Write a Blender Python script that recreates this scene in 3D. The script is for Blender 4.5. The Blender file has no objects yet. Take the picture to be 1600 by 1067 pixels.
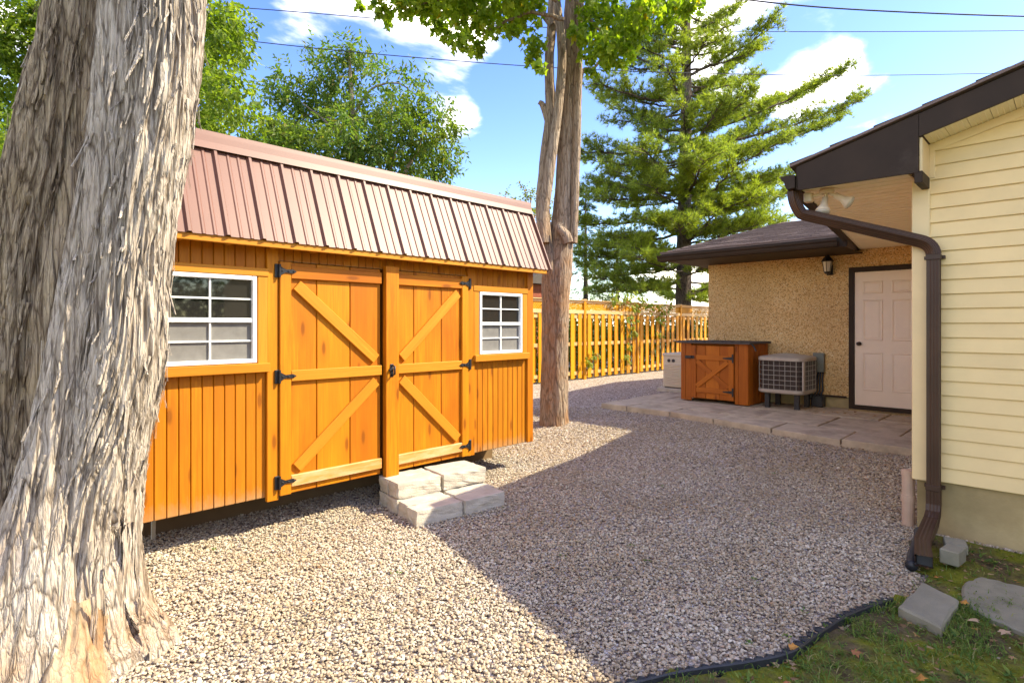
import bpy, bmesh, math, random
from mathutils import Vector, Matrix, noise

R = random.Random(11)
C = bpy.context.scene.collection
sc = bpy.context.scene
rad = math.radians

# ------------------------------------------------------------------ camera
F, CX, HY, CAMZ = 880.0, 800.0, 508.0, 1.37
cam = bpy.data.cameras.new('camera')
cam.sensor_width = 36.0
cam.lens = 36.0 * F / 1600.0
cam.shift_y = -(533.5 - HY) / 1600.0
cam.clip_start = 0.05
cam.clip_end = 2000
camo = bpy.data.objects.new('camera', cam)
camo.location = (0, 0, CAMZ)
camo.rotation_euler = (rad(90), 0, rad(-45))
C.objects.link(camo)
sc.camera = camo

# ------------------------------------------------------------------ light
SUN_EL = 43.2
SUN_AZ = Vector((0.725, -0.688, 0)).normalized()      # towards the sun, on the ground
el = rad(SUN_EL)
sund = Vector((SUN_AZ.x * math.cos(el), SUN_AZ.y * math.cos(el), math.sin(el)))
sl = bpy.data.lights.new('sun', 'SUN')
sl.energy = 2.9
sl.angle = rad(0.53)
sl.color = (1.0, 0.95, 0.87)
so = bpy.data.objects.new('sun', sl)
so.rotation_euler = sund.to_track_quat('Z', 'Y').to_euler()
so.location = (20, -20, 30)
C.objects.link(so)

world = bpy.data.worlds.new('World')
sc.world = world
world.use_nodes = True
SKY_STRENGTH = 0.15
def build_world():
    nt = world.node_tree
    nt.nodes.clear()
    N = nt.nodes.new
    L = nt.links.new
    out = N('ShaderNodeOutputWorld')
    bg = N('ShaderNodeBackground')
    bg.inputs['Strength'].default_value = SKY_STRENGTH
    sky = N('ShaderNodeTexSky')
    sky.sky_type = 'NISHITA'
    sky.sun_disc = False
    sky.sun_elevation = el
    sky.sun_rotation = math.atan2(SUN_AZ.x, SUN_AZ.y)
    sky.air_density = 1.0
    sky.dust_density = 0.4
    sky.ozone_density = 2.0
    tc = N('ShaderNodeTexCoord')
    sep = N('ShaderNodeSeparateXYZ')
    L(tc.outputs['Generated'], sep.inputs[0])
    zc = N('ShaderNodeMath'); zc.operation = 'MAXIMUM'
    L(sep.outputs['Z'], zc.inputs[0]); zc.inputs[1].default_value = 0.03
    za = N('ShaderNodeMath'); za.operation = 'ADD'
    L(zc.outputs[0], za.inputs[0]); za.inputs[1].default_value = 0.12
    dx = N('ShaderNodeMath'); dx.operation = 'DIVIDE'
    L(sep.outputs['X'], dx.inputs[0]); L(za.outputs[0], dx.inputs[1])
    dy = N('ShaderNodeMath'); dy.operation = 'DIVIDE'
    L(sep.outputs['Y'], dy.inputs[0]); L(za.outputs[0], dy.inputs[1])
    cmb = N('ShaderNodeCombineXYZ')
    L(dx.outputs[0], cmb.inputs[0]); L(dy.outputs[0], cmb.inputs[1])
    cmb.inputs[2].default_value = 3.7
    nz = N('ShaderNodeTexNoise')
    nz.inputs['Scale'].default_value = 1.7
    nz.inputs['Detail'].default_value = 9
    nz.inputs['Roughness'].default_value = 0.56
    nz.inputs['Distortion'].default_value = 0.25
    L(cmb.outputs[0], nz.inputs['Vector'])
    nc = N('ShaderNodeMapRange'); nc.clamp = False
    nc.inputs['From Min'].default_value = 0.0; nc.inputs['To Min'].default_value = -0.4; nc.inputs['To Max'].default_value = 1.4
    L(nz.outputs['Fac'], nc.inputs['Value'])
    total = nc.outputs[0]
    # cloud banks and clearings in view; bright unseen cloud around them added as fill
    banks = [((590, 55), 0.958, 1.10), ((1225, -5), 0.967, 0.90), ((1310, 235), 0.985, 0.70), ((985, 400), 0.97, 0.2), ((985, 400), 0.970, 0.2),
             ((800, 165), 0.9988, 0.18), ((760, 250), 0.92, -0.75), ((1520, 130), 0.93, -0.8), ((430, 150), 0.95, -0.7), ((1060, 150), 0.94, -0.6), ((780, 30), 0.985, -0.3), ((480, 100), 0.97, -0.3)]
    for (px, py), c0, amp in banks:
        r_ = (px - CX) / F
        d = Vector(((1 + r_) / math.sqrt(2), (1 - r_) / math.sqrt(2), -(py - HY) / F)).normalized()
        dot = N('ShaderNodeVectorMath'); dot.operation = 'DOT_PRODUCT'
        nrm = N('ShaderNodeVectorMath'); nrm.operation = 'NORMALIZE'
        L(tc.outputs['Generated'], nrm.inputs[0])
        L(nrm.outputs[0], dot.inputs[0]); dot.inputs[1].default_value = d
        mr = N('ShaderNodeMapRange'); mr.interpolation_type = 'SMOOTHSTEP'
        L(dot.outputs['Value'], mr.inputs['Value'])
        mr.inputs['From Min'].default_value = c0
        mr.inputs['From Max'].default_value = 1.0
        mr.inputs['To Min'].default_value = 0
        mr.inputs['To Max'].default_value = amp
        ad = N('ShaderNodeMath'); ad.operation = 'ADD'
        L(total, ad.inputs[0]); L(mr.outputs[0], ad.inputs[1])
        total = ad.outputs[0]
    ramp = N('ShaderNodeMapRange'); ramp.interpolation_type = 'SMOOTHSTEP'
    ramp.inputs['From Min'].default_value = 0.45
    ramp.inputs['From Max'].default_value = 0.95
    ramp.inputs['To Max'].default_value = 0.95
    L(total, ramp.inputs['Value'])
    mix = N('ShaderNodeMix'); mix.data_type = 'RGBA'
    L(ramp.outputs[0], mix.inputs['Factor'])
    sat = N('ShaderNodeHueSaturation')
    sat.inputs['Hue'].default_value = 0.525
    sat.inputs['Saturation'].default_value = 1.3
    sat.inputs['Value'].default_value = 0.95
    L(sky.outputs[0], sat.inputs['Color'])
    L(sat.outputs[0], mix.inputs['A'])
    mix.inputs['B'].default_value = (12.5, 11.7, 10.8, 1)  # cloud radiance raised and warmed so the dome fills the shade
    L(mix.outputs['Result'], bg.inputs['Color'])
    L(bg.outputs[0], out.inputs['Surface'])
build_world()

sc.view_settings.view_transform = 'Standard'
sc.view_settings.look = 'None'
sc.view_settings.gamma = 1
sc.view_settings.use_curve_mapping = False
sc.view_settings.exposure = 1.86
sc.view_settings.use_white_balance = True
sc.view_settings.white_balance_temperature = 7600
sc.view_settings.white_balance_tint = 3
sc.render.engine = 'CYCLES'
sc.cycles.max_bounces = 10
sc.cycles.diffuse_bounces = 6
sc.cycles.transparent_max_bounces = 8
sc.cycles.use_denoising = True

# ------------------------------------------------------------------ helpers
def at(px, py, d):
    """pixel of the photograph at a distance in front of the camera -> point"""
    r_ = (px - CX) / F * d
    return Vector(((d + r_) / math.sqrt(2), (d - r_) / math.sqrt(2), CAMZ - (py - HY) / F * d))

def sstep(a, b, t):
    t = max(0.0, min(1.0, (t - a) / (b - a)))
    return t * t * (3 - 2 * t)

def G(x, y):
    """height of the ground"""
    return -0.16 + 0.15 * sstep(5.2, 7.3, x) + 0.010 * noise.noise(Vector((x * .9, y * .9, 0))) + 0.02 * sstep(6.5, 9, y)

def gp(px, py, z=None):
    """where a pixel meets the ground"""
    zz = -0.16 if z is None else z
    for _ in range(6):
        d = (CAMZ - zz) * F / (py - HY)
        p = at(px, py, d)
        if z is None:
            zz = G(p.x, p.y)
    return Vector((p.x, p.y, zz))

WM = {}
def link(o, parent=None, M=None):
    C.objects.link(o)
    M = Matrix.Identity(4) if M is None else M
    if parent is not None:
        o.parent = parent
        o.matrix_basis = WM[parent].inverted() @ M
    else:
        o.matrix_basis = M
    WM[o] = M
    return o

def tag(o, label=None, cat=None, group=None, kind=None):
    if label: o['label'] = label
    if cat: o['category'] = cat
    if group: o['group'] = group
    if kind: o['kind'] = kind
    return o

def thing(name, label, cat, loc=(0, 0, 0), group=None, rz=0.0):
    o = bpy.data.objects.new(name, None)
    o.empty_display_size = 0.1
    link(o, None, Matrix.Translation(Vector(loc)) @ Matrix.Rotation(rz, 4, 'Z'))
    return tag(o, label, cat, group)

def root_of(o):
    while o.parent is not None:
        o = o.parent
    return o

class MB:
    """collects faces in world coordinates"""
    def __init__(s):
        s.v = []; s.f = []
    def add(s, vs, fs):
        b = len(s.v)
        s.v.extend([tuple(p) for p in vs])
        s.f.extend([tuple(i + b for i in f) for f in fs])
        return s
    def box(s, x0, x1, y0, y1, z0, z1, M=None):
        vs = [Vector((x, y, z)) for x in (x0, x1) for y in (y0, y1) for z in (z0, z1)]
        if M is not None: vs = [M @ p for p in vs]
        return s.add(vs, [(0, 1, 3, 2), (4, 6, 7, 5), (0, 4, 5, 1), (2, 3, 7, 6), (0, 2, 6, 4), (1, 5, 7, 3)])
    def cbox(s, x0, x1, y0, y1, z0, z1, c=0.004, M=None):
        """box with chamfered edges"""
        cx, cy, cz = (x0 + x1) / 2, (y0 + y1) / 2, (z0 + z1) / 2
        hx, hy, hz = (x1 - x0) / 2, (y1 - y0) / 2, (z1 - z0) / 2
        c = min(c, hx * .45, hy * .45, hz * .45)
        vs = []; idx = {}
        for sx in (-1, 1):
            for sy in (-1, 1):
                for sz in (-1, 1):
                    for a in range(3):
                        p = [sx * (hx - c), sy * (hy - c), sz * (hz - c)]
                        p[a] = (sx * hx, sy * hy, sz * hz)[a]
                        idx[(sx, sy, sz, a)] = len(vs)
                        vs.append(Vector((cx + p[0], cy + p[1], cz + p[2])))
        fs = []
        for sg in (-1, 1):
            for a in range(3):
                b, d = (a + 1) % 3, (a + 2) % 3
                q = []
                for (u, w) in ((-1, -1), (1, -1), (1, 1), (-1, 1)):
                    k = [0, 0, 0]; k[a] = sg; k[b] = u; k[d] = w
                    q.append(idx[(k[0], k[1], k[2], a)])
                fs.append(tuple(q if sg > 0 else q[::-1]))
        for a in range(3):
            b, d = (a + 1) % 3, (a + 2) % 3
            for u in (-1, 1):
                for w in (-1, 1):
                    k0 = [0, 0, 0]; k0[b] = u; k0[d] = w; k1 = list(k0); k0[a] = -1; k1[a] = 1
                    q = [idx[(*k0, b)], idx[(*k1, b)], idx[(*k1, d)], idx[(*k0, d)]]
                    fs.append(tuple(q if u * w < 0 else q[::-1]))
        for sx in (-1, 1):
            for sy in (-1, 1):
                for sz in (-1, 1):
                    q = [idx[(sx, sy, sz, 0)], idx[(sx, sy, sz, 1)], idx[(sx, sy, sz, 2)]]
                    fs.append(tuple(q if sx * sy * sz > 0 else q[::-1]))
        if M is not None: vs = [M @ p for p in vs]
        return s.add(vs, fs)
    def prism(s, poly, e):
        """polygon (3D points) extruded by the vector e"""
        n = len(poly); e = Vector(e)
        vs = [Vector(p) for p in poly] + [Vector(p) + e for p in poly]
        fs = [tuple(range(n))[::-1], tuple(range(n, 2 * n))]
        for i in range(n):
            j = (i + 1) % n
            fs.append((i, j, n + j, n + i))
        return s.add(vs, fs)
    def tube(s, pts, rads, n=8, cap=True, ring=None):
        pts = [Vector(p) for p in pts]
        if not hasattr(rads, '__len__'): rads = [rads] * len(pts)
        vs = []; fs = []
        ref = Vector((0.13, 0.31, 0.94))
        prev = None
        for i, p in enumerate(pts):
            t = (pts[min(i + 1, len(pts) - 1)] - pts[max(i - 1, 0)])
            t = t.normalized() if t.length > 1e-9 else Vector((0, 0, 1))
            if prev is None:
                a = t.cross(ref)
                if a.length < 1e-3: a = t.cross(Vector((1, 0, 0)))
            else:
                a = prev - t * prev.dot(t)
            a.normalize(); prev = a
            b = t.cross(a)
            for k in range(n):
                w = 2 * math.pi * k / n
                vs.append(p + (a * math.cos(w) + b * math.sin(w)) * rads[i])
        for i in range(len(pts) - 1):
            for k in range(n):
                k2 = (k + 1) % n
                fs.append((i * n + k, i * n + k2, (i + 1) * n + k2, (i + 1) * n + k))
        if cap:
            fs.append(tuple(range(n))[::-1]); fs.append(tuple(range((len(pts) - 1) * n, len(pts) * n)))
        return s.add(vs, fs)
    def lathe(s, prof, n=16, M=None):
        """profile of (radius, z) turned about z"""
        vs = []; fs = []
        for r_, z in prof:
            for k in range(n):
                w = 2 * math.pi * k / n
                vs.append(Vector((r_ * math.cos(w), r_ * math.sin(w), z)))
        for i in range(len(prof) - 1):
            for k in range(n):
                k2 = (k + 1) % n
                fs.append((i * n + k, i * n + k2, (i + 1) * n + k2, (i + 1) * n + k))
        fs.append(tuple(range(n))[::-1]); fs.append(tuple(range((len(prof) - 1) * n, len(prof) * n)))
        if M is not None: vs = [M @ p for p in vs]
        return s.add(vs, fs)
    def build(s, name, m, parent=None, smooth=False, label=None):
        base = WM[root_of(parent)].copy() if parent is not None else Matrix.Identity(4)
        inv = base.inverted()
        me = bpy.data.meshes.new(name)
        me.from_pydata([tuple(inv @ Vector(p)) for p in s.v] if parent is not None else s.v, [], s.f)
        if smooth:
            me.polygons.foreach_set('use_smooth', [True] * len(me.polygons))
        me.materials.append(m)
        me.update()
        o = bpy.data.objects.new(name, me)
        link(o, parent, base)
        if label: o['label'] = label
        return o

_bc = {}
def board(name, L, W, T, M, m, parent, c=0.004):
    """a board, length along local x; alike boards share their mesh"""
    key = (round(L, 3), round(W, 3), round(T, 3), m.name, c)
    me = _bc.get(key)
    if me is None:
        b = MB(); b.cbox(-L / 2, L / 2, -W / 2, W / 2, -T / 2, T / 2, c)
        me = bpy.data.meshes.new(name)
        me.from_pydata(b.v, [], b.f); me.materials.append(m); me.update()
        _bc[key] = me
    o = bpy.data.objects.new(name, me)
    return link(o, parent, M)

def frame(o, ex, ey):
    """matrix with local x along ex, local y along ey"""
    ex = Vector(ex).normalized(); ez = ex.cross(Vector(ey)).normalized(); ey = ez.cross(ex)
    M = Matrix.Identity(4)
    for i in range(3):
        M[i][0] = ex[i]; M[i][1] = ey[i]; M[i][2] = ez[i]; M[i][3] = o[i]
    return M

def bar(name, a, b, W, T, normal, m, parent, c=0.004):
    """board from a to b, its broad face looking along normal"""
    a = Vector(a); b = Vector(b)
    ex = (b - a).normalized(); ey = Vector(normal).cross(ex)
    return board(name, (b - a).length, W, T, frame((a + b) / 2, ex, ey), m, parent, c)

def link_mesh(name, me, parent, M):
    return link(bpy.data.objects.new(name, me), parent, M)

# ------------------------------------------------------------------ materials
def newmat(name, rough=0.6, spec=0.4):
    m = bpy.data.materials.new(name); m.use_nodes = True
    nt = m.node_tree
    b = nt.nodes['Principled BSDF']
    b.inputs['Roughness'].default_value = rough
    b.inputs['Specular IOR Level'].default_value = spec
    return m, nt, b

def coords(nt, scale=(1, 1, 1), rnd=0.0, use='Object'):
    tc = nt.nodes.new('ShaderNodeTexCoord')
    src = tc.outputs[use]
    if rnd:
        oi = nt.nodes.new('ShaderNodeObjectInfo')
        mu = nt.nodes.new('ShaderNodeVectorMath'); mu.operation = 'SCALE'
        cm = nt.nodes.new('ShaderNodeCombineXYZ')
        for i, k in enumerate((1.0, 0.37, 0.71)):
            mm = nt.nodes.new('ShaderNodeMath'); mm.operation = 'MULTIPLY'
            nt.links.new(oi.outputs['Random'], mm.inputs[0]); mm.inputs[1].default_value = k * rnd
            nt.links.new(mm.outputs[0], cm.inputs[i])
        ad = nt.nodes.new('ShaderNodeVectorMath'); ad.operation = 'ADD'
        nt.links.new(src, ad.inputs[0]); nt.links.new(cm.outputs[0], ad.inputs[1])
        src = ad.outputs[0]
    mp = nt.nodes.new('ShaderNodeMapping')
    mp.inputs['Scale'].default_value = scale
    nt.links.new(src, mp.inputs['Vector'])
    return mp.outputs[0]

def nnoise(nt, vec, scale, detail=4, rough=0.55, dist=0.0):
    n = nt.nodes.new('ShaderNodeTexNoise')
    n.inputs['Scale'].default_value = scale; n.inputs['Detail'].default_value = detail
    n.inputs['Roughness'].default_value = rough; n.inputs['Distortion'].default_value = dist
    if vec is not None: nt.links.new(vec, n.inputs['Vector'])
    return n.outputs['Fac']

def ramp(nt, fac, stops):
    r_ = nt.nodes.new('ShaderNodeValToRGB')
    e = r_.color_ramp.elements
    while len(e) < len(stops): e.new(0.5)
    for i, (p, c) in enumerate(stops):
        e[i].position = p; e[i].color = (*c, 1) if len(c) == 3 else c
    nt.links.new(fac, r_.inputs['Fac'])
    return r_.outputs['Color']

def mixc(nt, a, b, fac, mode='MIX'):
    m = nt.nodes.new('ShaderNodeMix'); m.data_type = 'RGBA'; m.blend_type = mode
    for s_, v in (('A', a), ('B', b)):
        if isinstance(v, tuple): m.inputs[s_].default_value = (*v, 1)
        else: nt.links.new(v, m.inputs[s_])
    if isinstance(fac, (int, float)): m.inputs['Factor'].default_value = fac
    else: nt.links.new(fac, m.inputs['Factor'])
    return m.outputs['Result']

def math_(nt, op, a, b=None):
    m = nt.nodes.new('ShaderNodeMath'); m.operation = op
    for i, v in enumerate((a, b)):
        if v is None: continue
        if isinstance(v, (int, float)): m.inputs[i].default_value = v
        else: nt.links.new(v, m.inputs[i])
    return m.outputs[0]

def maprange(nt, v, a, b, c=0.0, d=1.0):
    m = nt.nodes.new('ShaderNodeMapRange')
    nt.links.new(v, m.inputs['Value'])
    for k, x in zip(('From Min', 'From Max', 'To Min', 'To Max'), (a, b, c, d)): m.inputs[k].default_value = x
    return m.outputs[0]

def bump(nt, b, h, strength=0.3, dist=0.01):
    bn = nt.nodes.new('ShaderNodeBump')
    bn.inputs['Strength'].default_value = strength; bn.inputs['Distance'].default_value = dist
    nt.links.new(h, bn.inputs['Height']); nt.links.new(bn.outputs[0], b.inputs['Normal'])

def obj_random(nt):
    return nt.nodes.new('ShaderNodeObjectInfo').outputs['Random']

def wood(name, dark, mid, light, knots=True, rough=0.55, wear=0.0, varied=0.5, splash=0.0):
    m, nt, b = newmat(name, rough, 0.25)
    v = coords(nt, (1.2, 26, 26), 23.0)
    g = nnoise(nt, v, 1.6, 6, 0.6, 0.7)
    col = ramp(nt, g, [(0.28, dark), (0.5, mid), (0.72, light)])
    v2 = coords(nt, (0.9, 3.2, 3.2), 41.0)
    big = nnoise(nt, v2, 1.5, 3)
    col = mixc(nt, col, dark, maprange(nt, big, 0.42, 0.70, 0, 0.8))
    rv = obj_random(nt)
    col = mixc(nt, col, light, math_(nt, 'MULTIPLY', rv, varied))
    rv2 = math_(nt, 'FRACT', math_(nt, 'MULTIPLY', rv, 7.13))
    col = mixc(nt, col, dark, math_(nt, 'MULTIPLY', rv2, 0.55))
    if splash:
        sg = nt.nodes.new('ShaderNodeSeparateXYZ'); tg = nt.nodes.new('ShaderNodeTexCoord')
        nt.links.new(tg.outputs['Generated'], sg.inputs[0])
        sn = nnoise(nt, coords(nt, (7, 16, 16), 31.0), 1.5, 5, 0.7)
        e_ = math_(nt, 'SUBTRACT', sg.outputs['X'], math_(nt, 'MULTIPLY', sn, 0.22))
        col = mixc(nt, col, (0.34, 0.23, 0.12), maprange(nt, e_, -0.12, 0.0, splash, 0.0))
    if knots:
        v3 = coords(nt, (1.3, 4.4, 4.4), 57.0)
        vo = nt.nodes.new('ShaderNodeTexVoronoi'); vo.voronoi_dimensions = '2D'; vo.inputs['Scale'].default_value = 0.95
        nt.links.new(v3, vo.inputs['Vector'])
        k = maprange(nt, vo.outputs['Distance'], 0.04, 0.085, 1.0, 0.0)
        col = mixc(nt, col, (dark[0] * .28, dark[1] * .25, dark[2] * .4), math_(nt, 'MULTIPLY', k, 0.75))
        kh = maprange(nt, vo.outputs['Distance'], 0.08, 0.24, 1.0, 0.0)
        col = mixc(nt, col, dark, math_(nt, 'MULTIPLY', kh, 0.35))
    if wear:
        v4 = coords(nt, (2.2, 9, 9), 13.0)
        w = nnoise(nt, v4, 2.2, 6, 0.7)
        col = mixc(nt, col, (0.55, 0.38, 0.2), maprange(nt, w, 0.62 - wear * .3, 0.8 - wear * .25, 0, 0.85))
    nt.links.new(col, b.inputs['Base Color'])
    bump(nt, b, g, 0.25, 0.004)
    return m

M = {}
M['stain'] = wood('stained_pine', (0.36, 0.095, 0.004), (0.52, 0.165, 0.006), (0.60, 0.23, 0.010), varied=0.4)
M['stain_plain'] = wood('stained_siding', (0.38, 0.11, 0.005), (0.50, 0.17, 0.007), (0.58, 0.22, 0.011), knots=True, varied=0.4, splash=0.6)
M['stain_trim'] = wood('stained_trim', (0.44, 0.15, 0.009), (0.54, 0.205, 0.014), (0.62, 0.26, 0.028), knots=False, varied=0.4)
M['stain_worn'] = wood('worn_stained_rail', (0.5, 0.20, 0.04), (0.6, 0.3, 0.09), (0.66, 0.40, 0.17), knots=False, wear=0.6)
M['fence_wood'] = wood('fence_stain', (0.50, 0.185, 0.006), (0.62, 0.26, 0.009), (0.68, 0.33, 0.014), knots=False, varied=0.6)
M['fence_rail'] = wood('fence_rail_stain', (0.56, 0.32, 0.12), (0.64, 0.38, 0.16), (0.7, 0.45, 0.22), knots=False, varied=0.6)
M['box_wood'] = wood('box_stain', (0.24, 0.05, 0.005), (0.40, 0.10, 0.008), (0.50, 0.15, 0.016), varied=0.5)
M['dark_inside'] = newmat('dark_backing', 0.9, 0.1)[0]
M['dark_inside'].node_tree.nodes['Principled BSDF'].inputs['Base Color'].default_value = (0.16, 0.05, 0.008, 1)

def plain(name, col, rough=0.5, spec=0.4, metal=0.0, var=0.12, scale=6.0, bumpy=0.0, bscale=60.0, dirt=None):
    m, nt, b = newmat(name, rough, spec)
    v = coords(nt, (1, 1, 1), 9.0)
    n = nnoise(nt, v, scale, 5, 0.6)
    lo = tuple(c * (1 - var) for c in col); hi = tuple(min(1, c * (1 + var)) for c in col)
    c = ramp(nt, n, [(0.3, lo), (0.7, hi)])
    if dirt:
        n2 = nnoise(nt, v, scale * .45, 6, 0.65)
        c = mixc(nt, c, dirt[0], maprange(nt, n2, dirt[1], dirt[1] + .2, 0, dirt[2]))
    nt.links.new(c, b.inputs['Base Color'])
    b.inputs['Metallic'].default_value = metal
    if bumpy:
        bump(nt, b, nnoise(nt, v, bscale, 4, 0.6), bumpy, 0.01)
    return m

M['metal_roof'] = plain('brown_steel', (0.175, 0.076, 0.052), 0.46, 0.36, 0.0, 0.06, 3.0)
M['black_iron'] = plain('black_iron', (0.02, 0.02, 0.022), 0.45, 0.5, 0.3)
M['vinyl_white'] = plain('white_vinyl', (0.78, 0.78, 0.76), 0.35, 0.4, 0, 0.03)
M['screen'] = plain('insect_screen', (0.19, 0.178, 0.16), 0.9, 0.1, 0, 0.12, 14)
M['siding'] = plain('cream_vinyl', (0.78, 0.57, 0.27), 0.5, 0.35, 0, 0.07, 2.2, 0.05, 90, dirt=((0.52, 0.37, 0.16), 0.6, 0.35))
M['corner'] = plain('cream_corner', (0.78, 0.58, 0.30), 0.5, 0.35, 0, 0.04)
M['soffit'] = plain('beige_soffit', (0.92, 0.82, 0.60), 0.55, 0.3, 0, 0.04)
M['brown'] = plain('brown_aluminium', (0.036, 0.021, 0.012), 0.6, 0.2, 0, 0.15, 5, dirt=((0.12, 0.09, 0.07), 0.62, 0.4))
M['spout'] = plain('brown_downspout', (0.058, 0.028, 0.015), 0.42, 0.3, 0, 0.15, 5, dirt=((0.2, 0.14, 0.1), 0.66, 0.5))
M['concrete'] = plain('foundation', (0.42, 0.31, 0.15), 0.85, 0.2, 0, 0.2, 1.6, 0.25, 45, dirt=((0.12, 0.085, 0.03), 0.5, 0.6))
M['paver'] = plain('patio_paver', (0.46, 0.365, 0.255), 0.85, 0.2, 0, 0.22, 5, 0.4, 130, dirt=((0.12, 0.08, 0.055), 0.54, 0.5))
M['block'] = plain('pale_block', (0.47, 0.41, 0.325), 0.85, 0.2, 0, 0.16, 7, 0.5, 90, dirt=((0.30, 0.24, 0.17), 0.60, 0.45))
M['slab'] = plain('grey_slab', (0.24, 0.215, 0.15), 0.85, 0.2, 0, 0.18, 6, 0.35, 150, dirt=((0.13, 0.12, 0.06), 0.55, 0.5))
M['door'] = plain('pink_door_paint', (0.84, 0.67, 0.51), 0.45, 0.4, 0, 0.03)
M['bronze'] = plain('bronze_knob', (0.05, 0.03, 0.02), 0.3, 0.5, 0.6)
M['generator'] = plain('beige_steel', (0.62, 0.52, 0.38), 0.45, 0.4, 0, 0.05)
M['ac_dark'] = plain('ac_coil', (0.075, 0.052, 0.042), 0.6, 0.3, 0.2, 0.3, 40)
M['ac_grey'] = plain('ac_casing', (0.38, 0.33, 0.28), 0.45, 0.4, 0.1, 0.1)
M['black_plastic'] = plain('black_plastic', (0.022, 0.023, 0.026), 0.5, 0.45, 0, 0.25, 20, dirt=((0.12, 0.1, 0.08), 0.6, 0.5))
M['grey_box'] = plain('grey_box', (0.17, 0.165, 0.13), 0.5, 0.4)
M['lampglass'] = plain('frosted_glass', (0.6, 0.55, 0.48), 0.2, 0.5)
M['flood'] = plain('almond_plastic', (0.66, 0.52, 0.36), 0.4, 0.4, 0, 0.05)
M['pvc'] = plain('aged_pvc', (0.5, 0.34, 0.24), 0.45, 0.4, 0, 0.1)
M['wire'] = plain('wire', (0.03, 0.03, 0.035), 0.6, 0.3)
M['skid'] = plain('shed_skid', (0.16, 0.10, 0.05), 0.85, 0.2)
M['brick'] = plain('red_brick', (0.32, 0.09, 0.05), 0.85, 0.2, 0, 0.25, 12)
M['far_roof'] = plain('far_roof', (0.10, 0.08, 0.07), 0.85, 0.2)
M['stake'] = plain('pale_stake', (0.5, 0.42, 0.3), 0.8, 0.2)

def glass_mat():
    m, nt, b = newmat('window_glass', 0.03, 0.7)
    b.inputs['Base Color'].default_value = (0.018, 0.017, 0.015, 1)
    v = coords(nt, (1, 1, 1), 3.0)
    bump(nt, b, nnoise(nt, v, 2.2, 1), 0.03, 0.02)
    return m
M['glass'] = glass_mat()

def stucco_mat():
    m, nt, b = newmat('pebble_dash', 0.9, 0.15)
    v = coords(nt)
    vo = nt.nodes.new('ShaderNodeTexVoronoi'); vo.inputs['Scale'].default_value = 62
    nt.links.new(v, vo.inputs['Vector'])
    sep = nt.nodes.new('ShaderNodeSeparateColor'); nt.links.new(vo.outputs['Color'], sep.inputs[0])
    col = ramp(nt, sep.outputs[0], [(0.0, (0.36, 0.18, 0.065)), (0.3, (0.66, 0.40, 0.165)), (0.6, (0.76, 0.48, 0.215)), (0.88, (0.80, 0.56, 0.28)), (1.0, (0.84, 0.66, 0.40))])
    big = nnoise(nt, v, 1.3, 4)
    col = mixc(nt, col, (0.40, 0.24, 0.09), maprange(nt, big, 0.4, 0.7, 0, 0.35))
    edge = maprange(nt, vo.outputs['Distance'], 0.45, 0.85, 0.0, 0.28)
    col = mixc(nt, col, (0.25, 0.13, 0.05), edge)
    nt.links.new(col, b.inputs['Base Color'])
    inv = math_(nt, 'SUBTRACT', 1.0, vo.outputs['Distance'])
    bump(nt, b, inv, 0.8, 0.012)
    return m
M['stucco'] = stucco_mat()

def gravel_sheet_mat():
    m, nt, b = newmat('gravel_bed', 0.9, 0.15)
    v = coords(nt)
    vo = nt.nodes.new('ShaderNodeTexVoronoi'); vo.inputs['Scale'].default_value = 46
    nt.links.new(v, vo.inputs['Vector'])
    sep = nt.nodes.new('ShaderNodeSeparateColor'); nt.links.new(vo.outputs['Color'], sep.inputs[0])
    col = ramp(nt, sep.outputs[0], [(0.0, (0.13, 0.10, 0.08)), (0.25, (0.36, 0.28, 0.215)), (0.55, (0.52, 0.43, 0.34)), (0.85, (0.64, 0.55, 0.46)), (1.0, (0.74, 0.68, 0.6))])
    edge = maprange(nt, vo.outputs['Distance'], 0.42, 0.8, 0.0, 0.75)
    col = mixc(nt, col, (0.08, 0.055, 0.04), edge)
    nt.links.new(col, b.inputs['Base Color'])
    bump(nt, b, math_(nt, 'SUBTRACT', 1.0, vo.outputs['Distance']), 1.0, 0.02)
    return m
M['gravel_bed'] = gravel_sheet_mat()

def pebble_mat():
    m, nt, b = newmat('pebble', 0.8, 0.25)
    rv = obj_random(nt)
    col = ramp(nt, rv, [(0.0, (0.13, 0.10, 0.07)), (0.12, (0.31, 0.25, 0.175)), (0.35, (0.52, 0.42, 0.295)), (0.5, (0.58, 0.43, 0.28)), (0.62, (0.54, 0.475, 0.36)), (0.8, (0.66, 0.575, 0.43)), (0.93, (0.76, 0.69, 0.55)), (1.0, (0.46, 0.27, 0.17))])
    v = coords(nt, (1, 1, 1), 17.0)
    n = nnoise(nt, v, 1.4, 5, 0.7)
    col = mixc(nt, col, (0.2, 0.16, 0.13), maprange(nt, n, 0.45, 0.75, 0, 0.4))
    loc = nt.nodes.new('ShaderNodeObjectInfo').outputs['Location']
    pn = nnoise(nt, loc, 1.1, 5, 0.65)
    col = mixc(nt, col, (0.31, 0.21, 0.10), maprange(nt, pn, 0.40, 0.70, 0.16, 0.6))
    nt.links.new(col, b.inputs['Base Color'])
    return m
M['pebble'] = pebble_mat()

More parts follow.
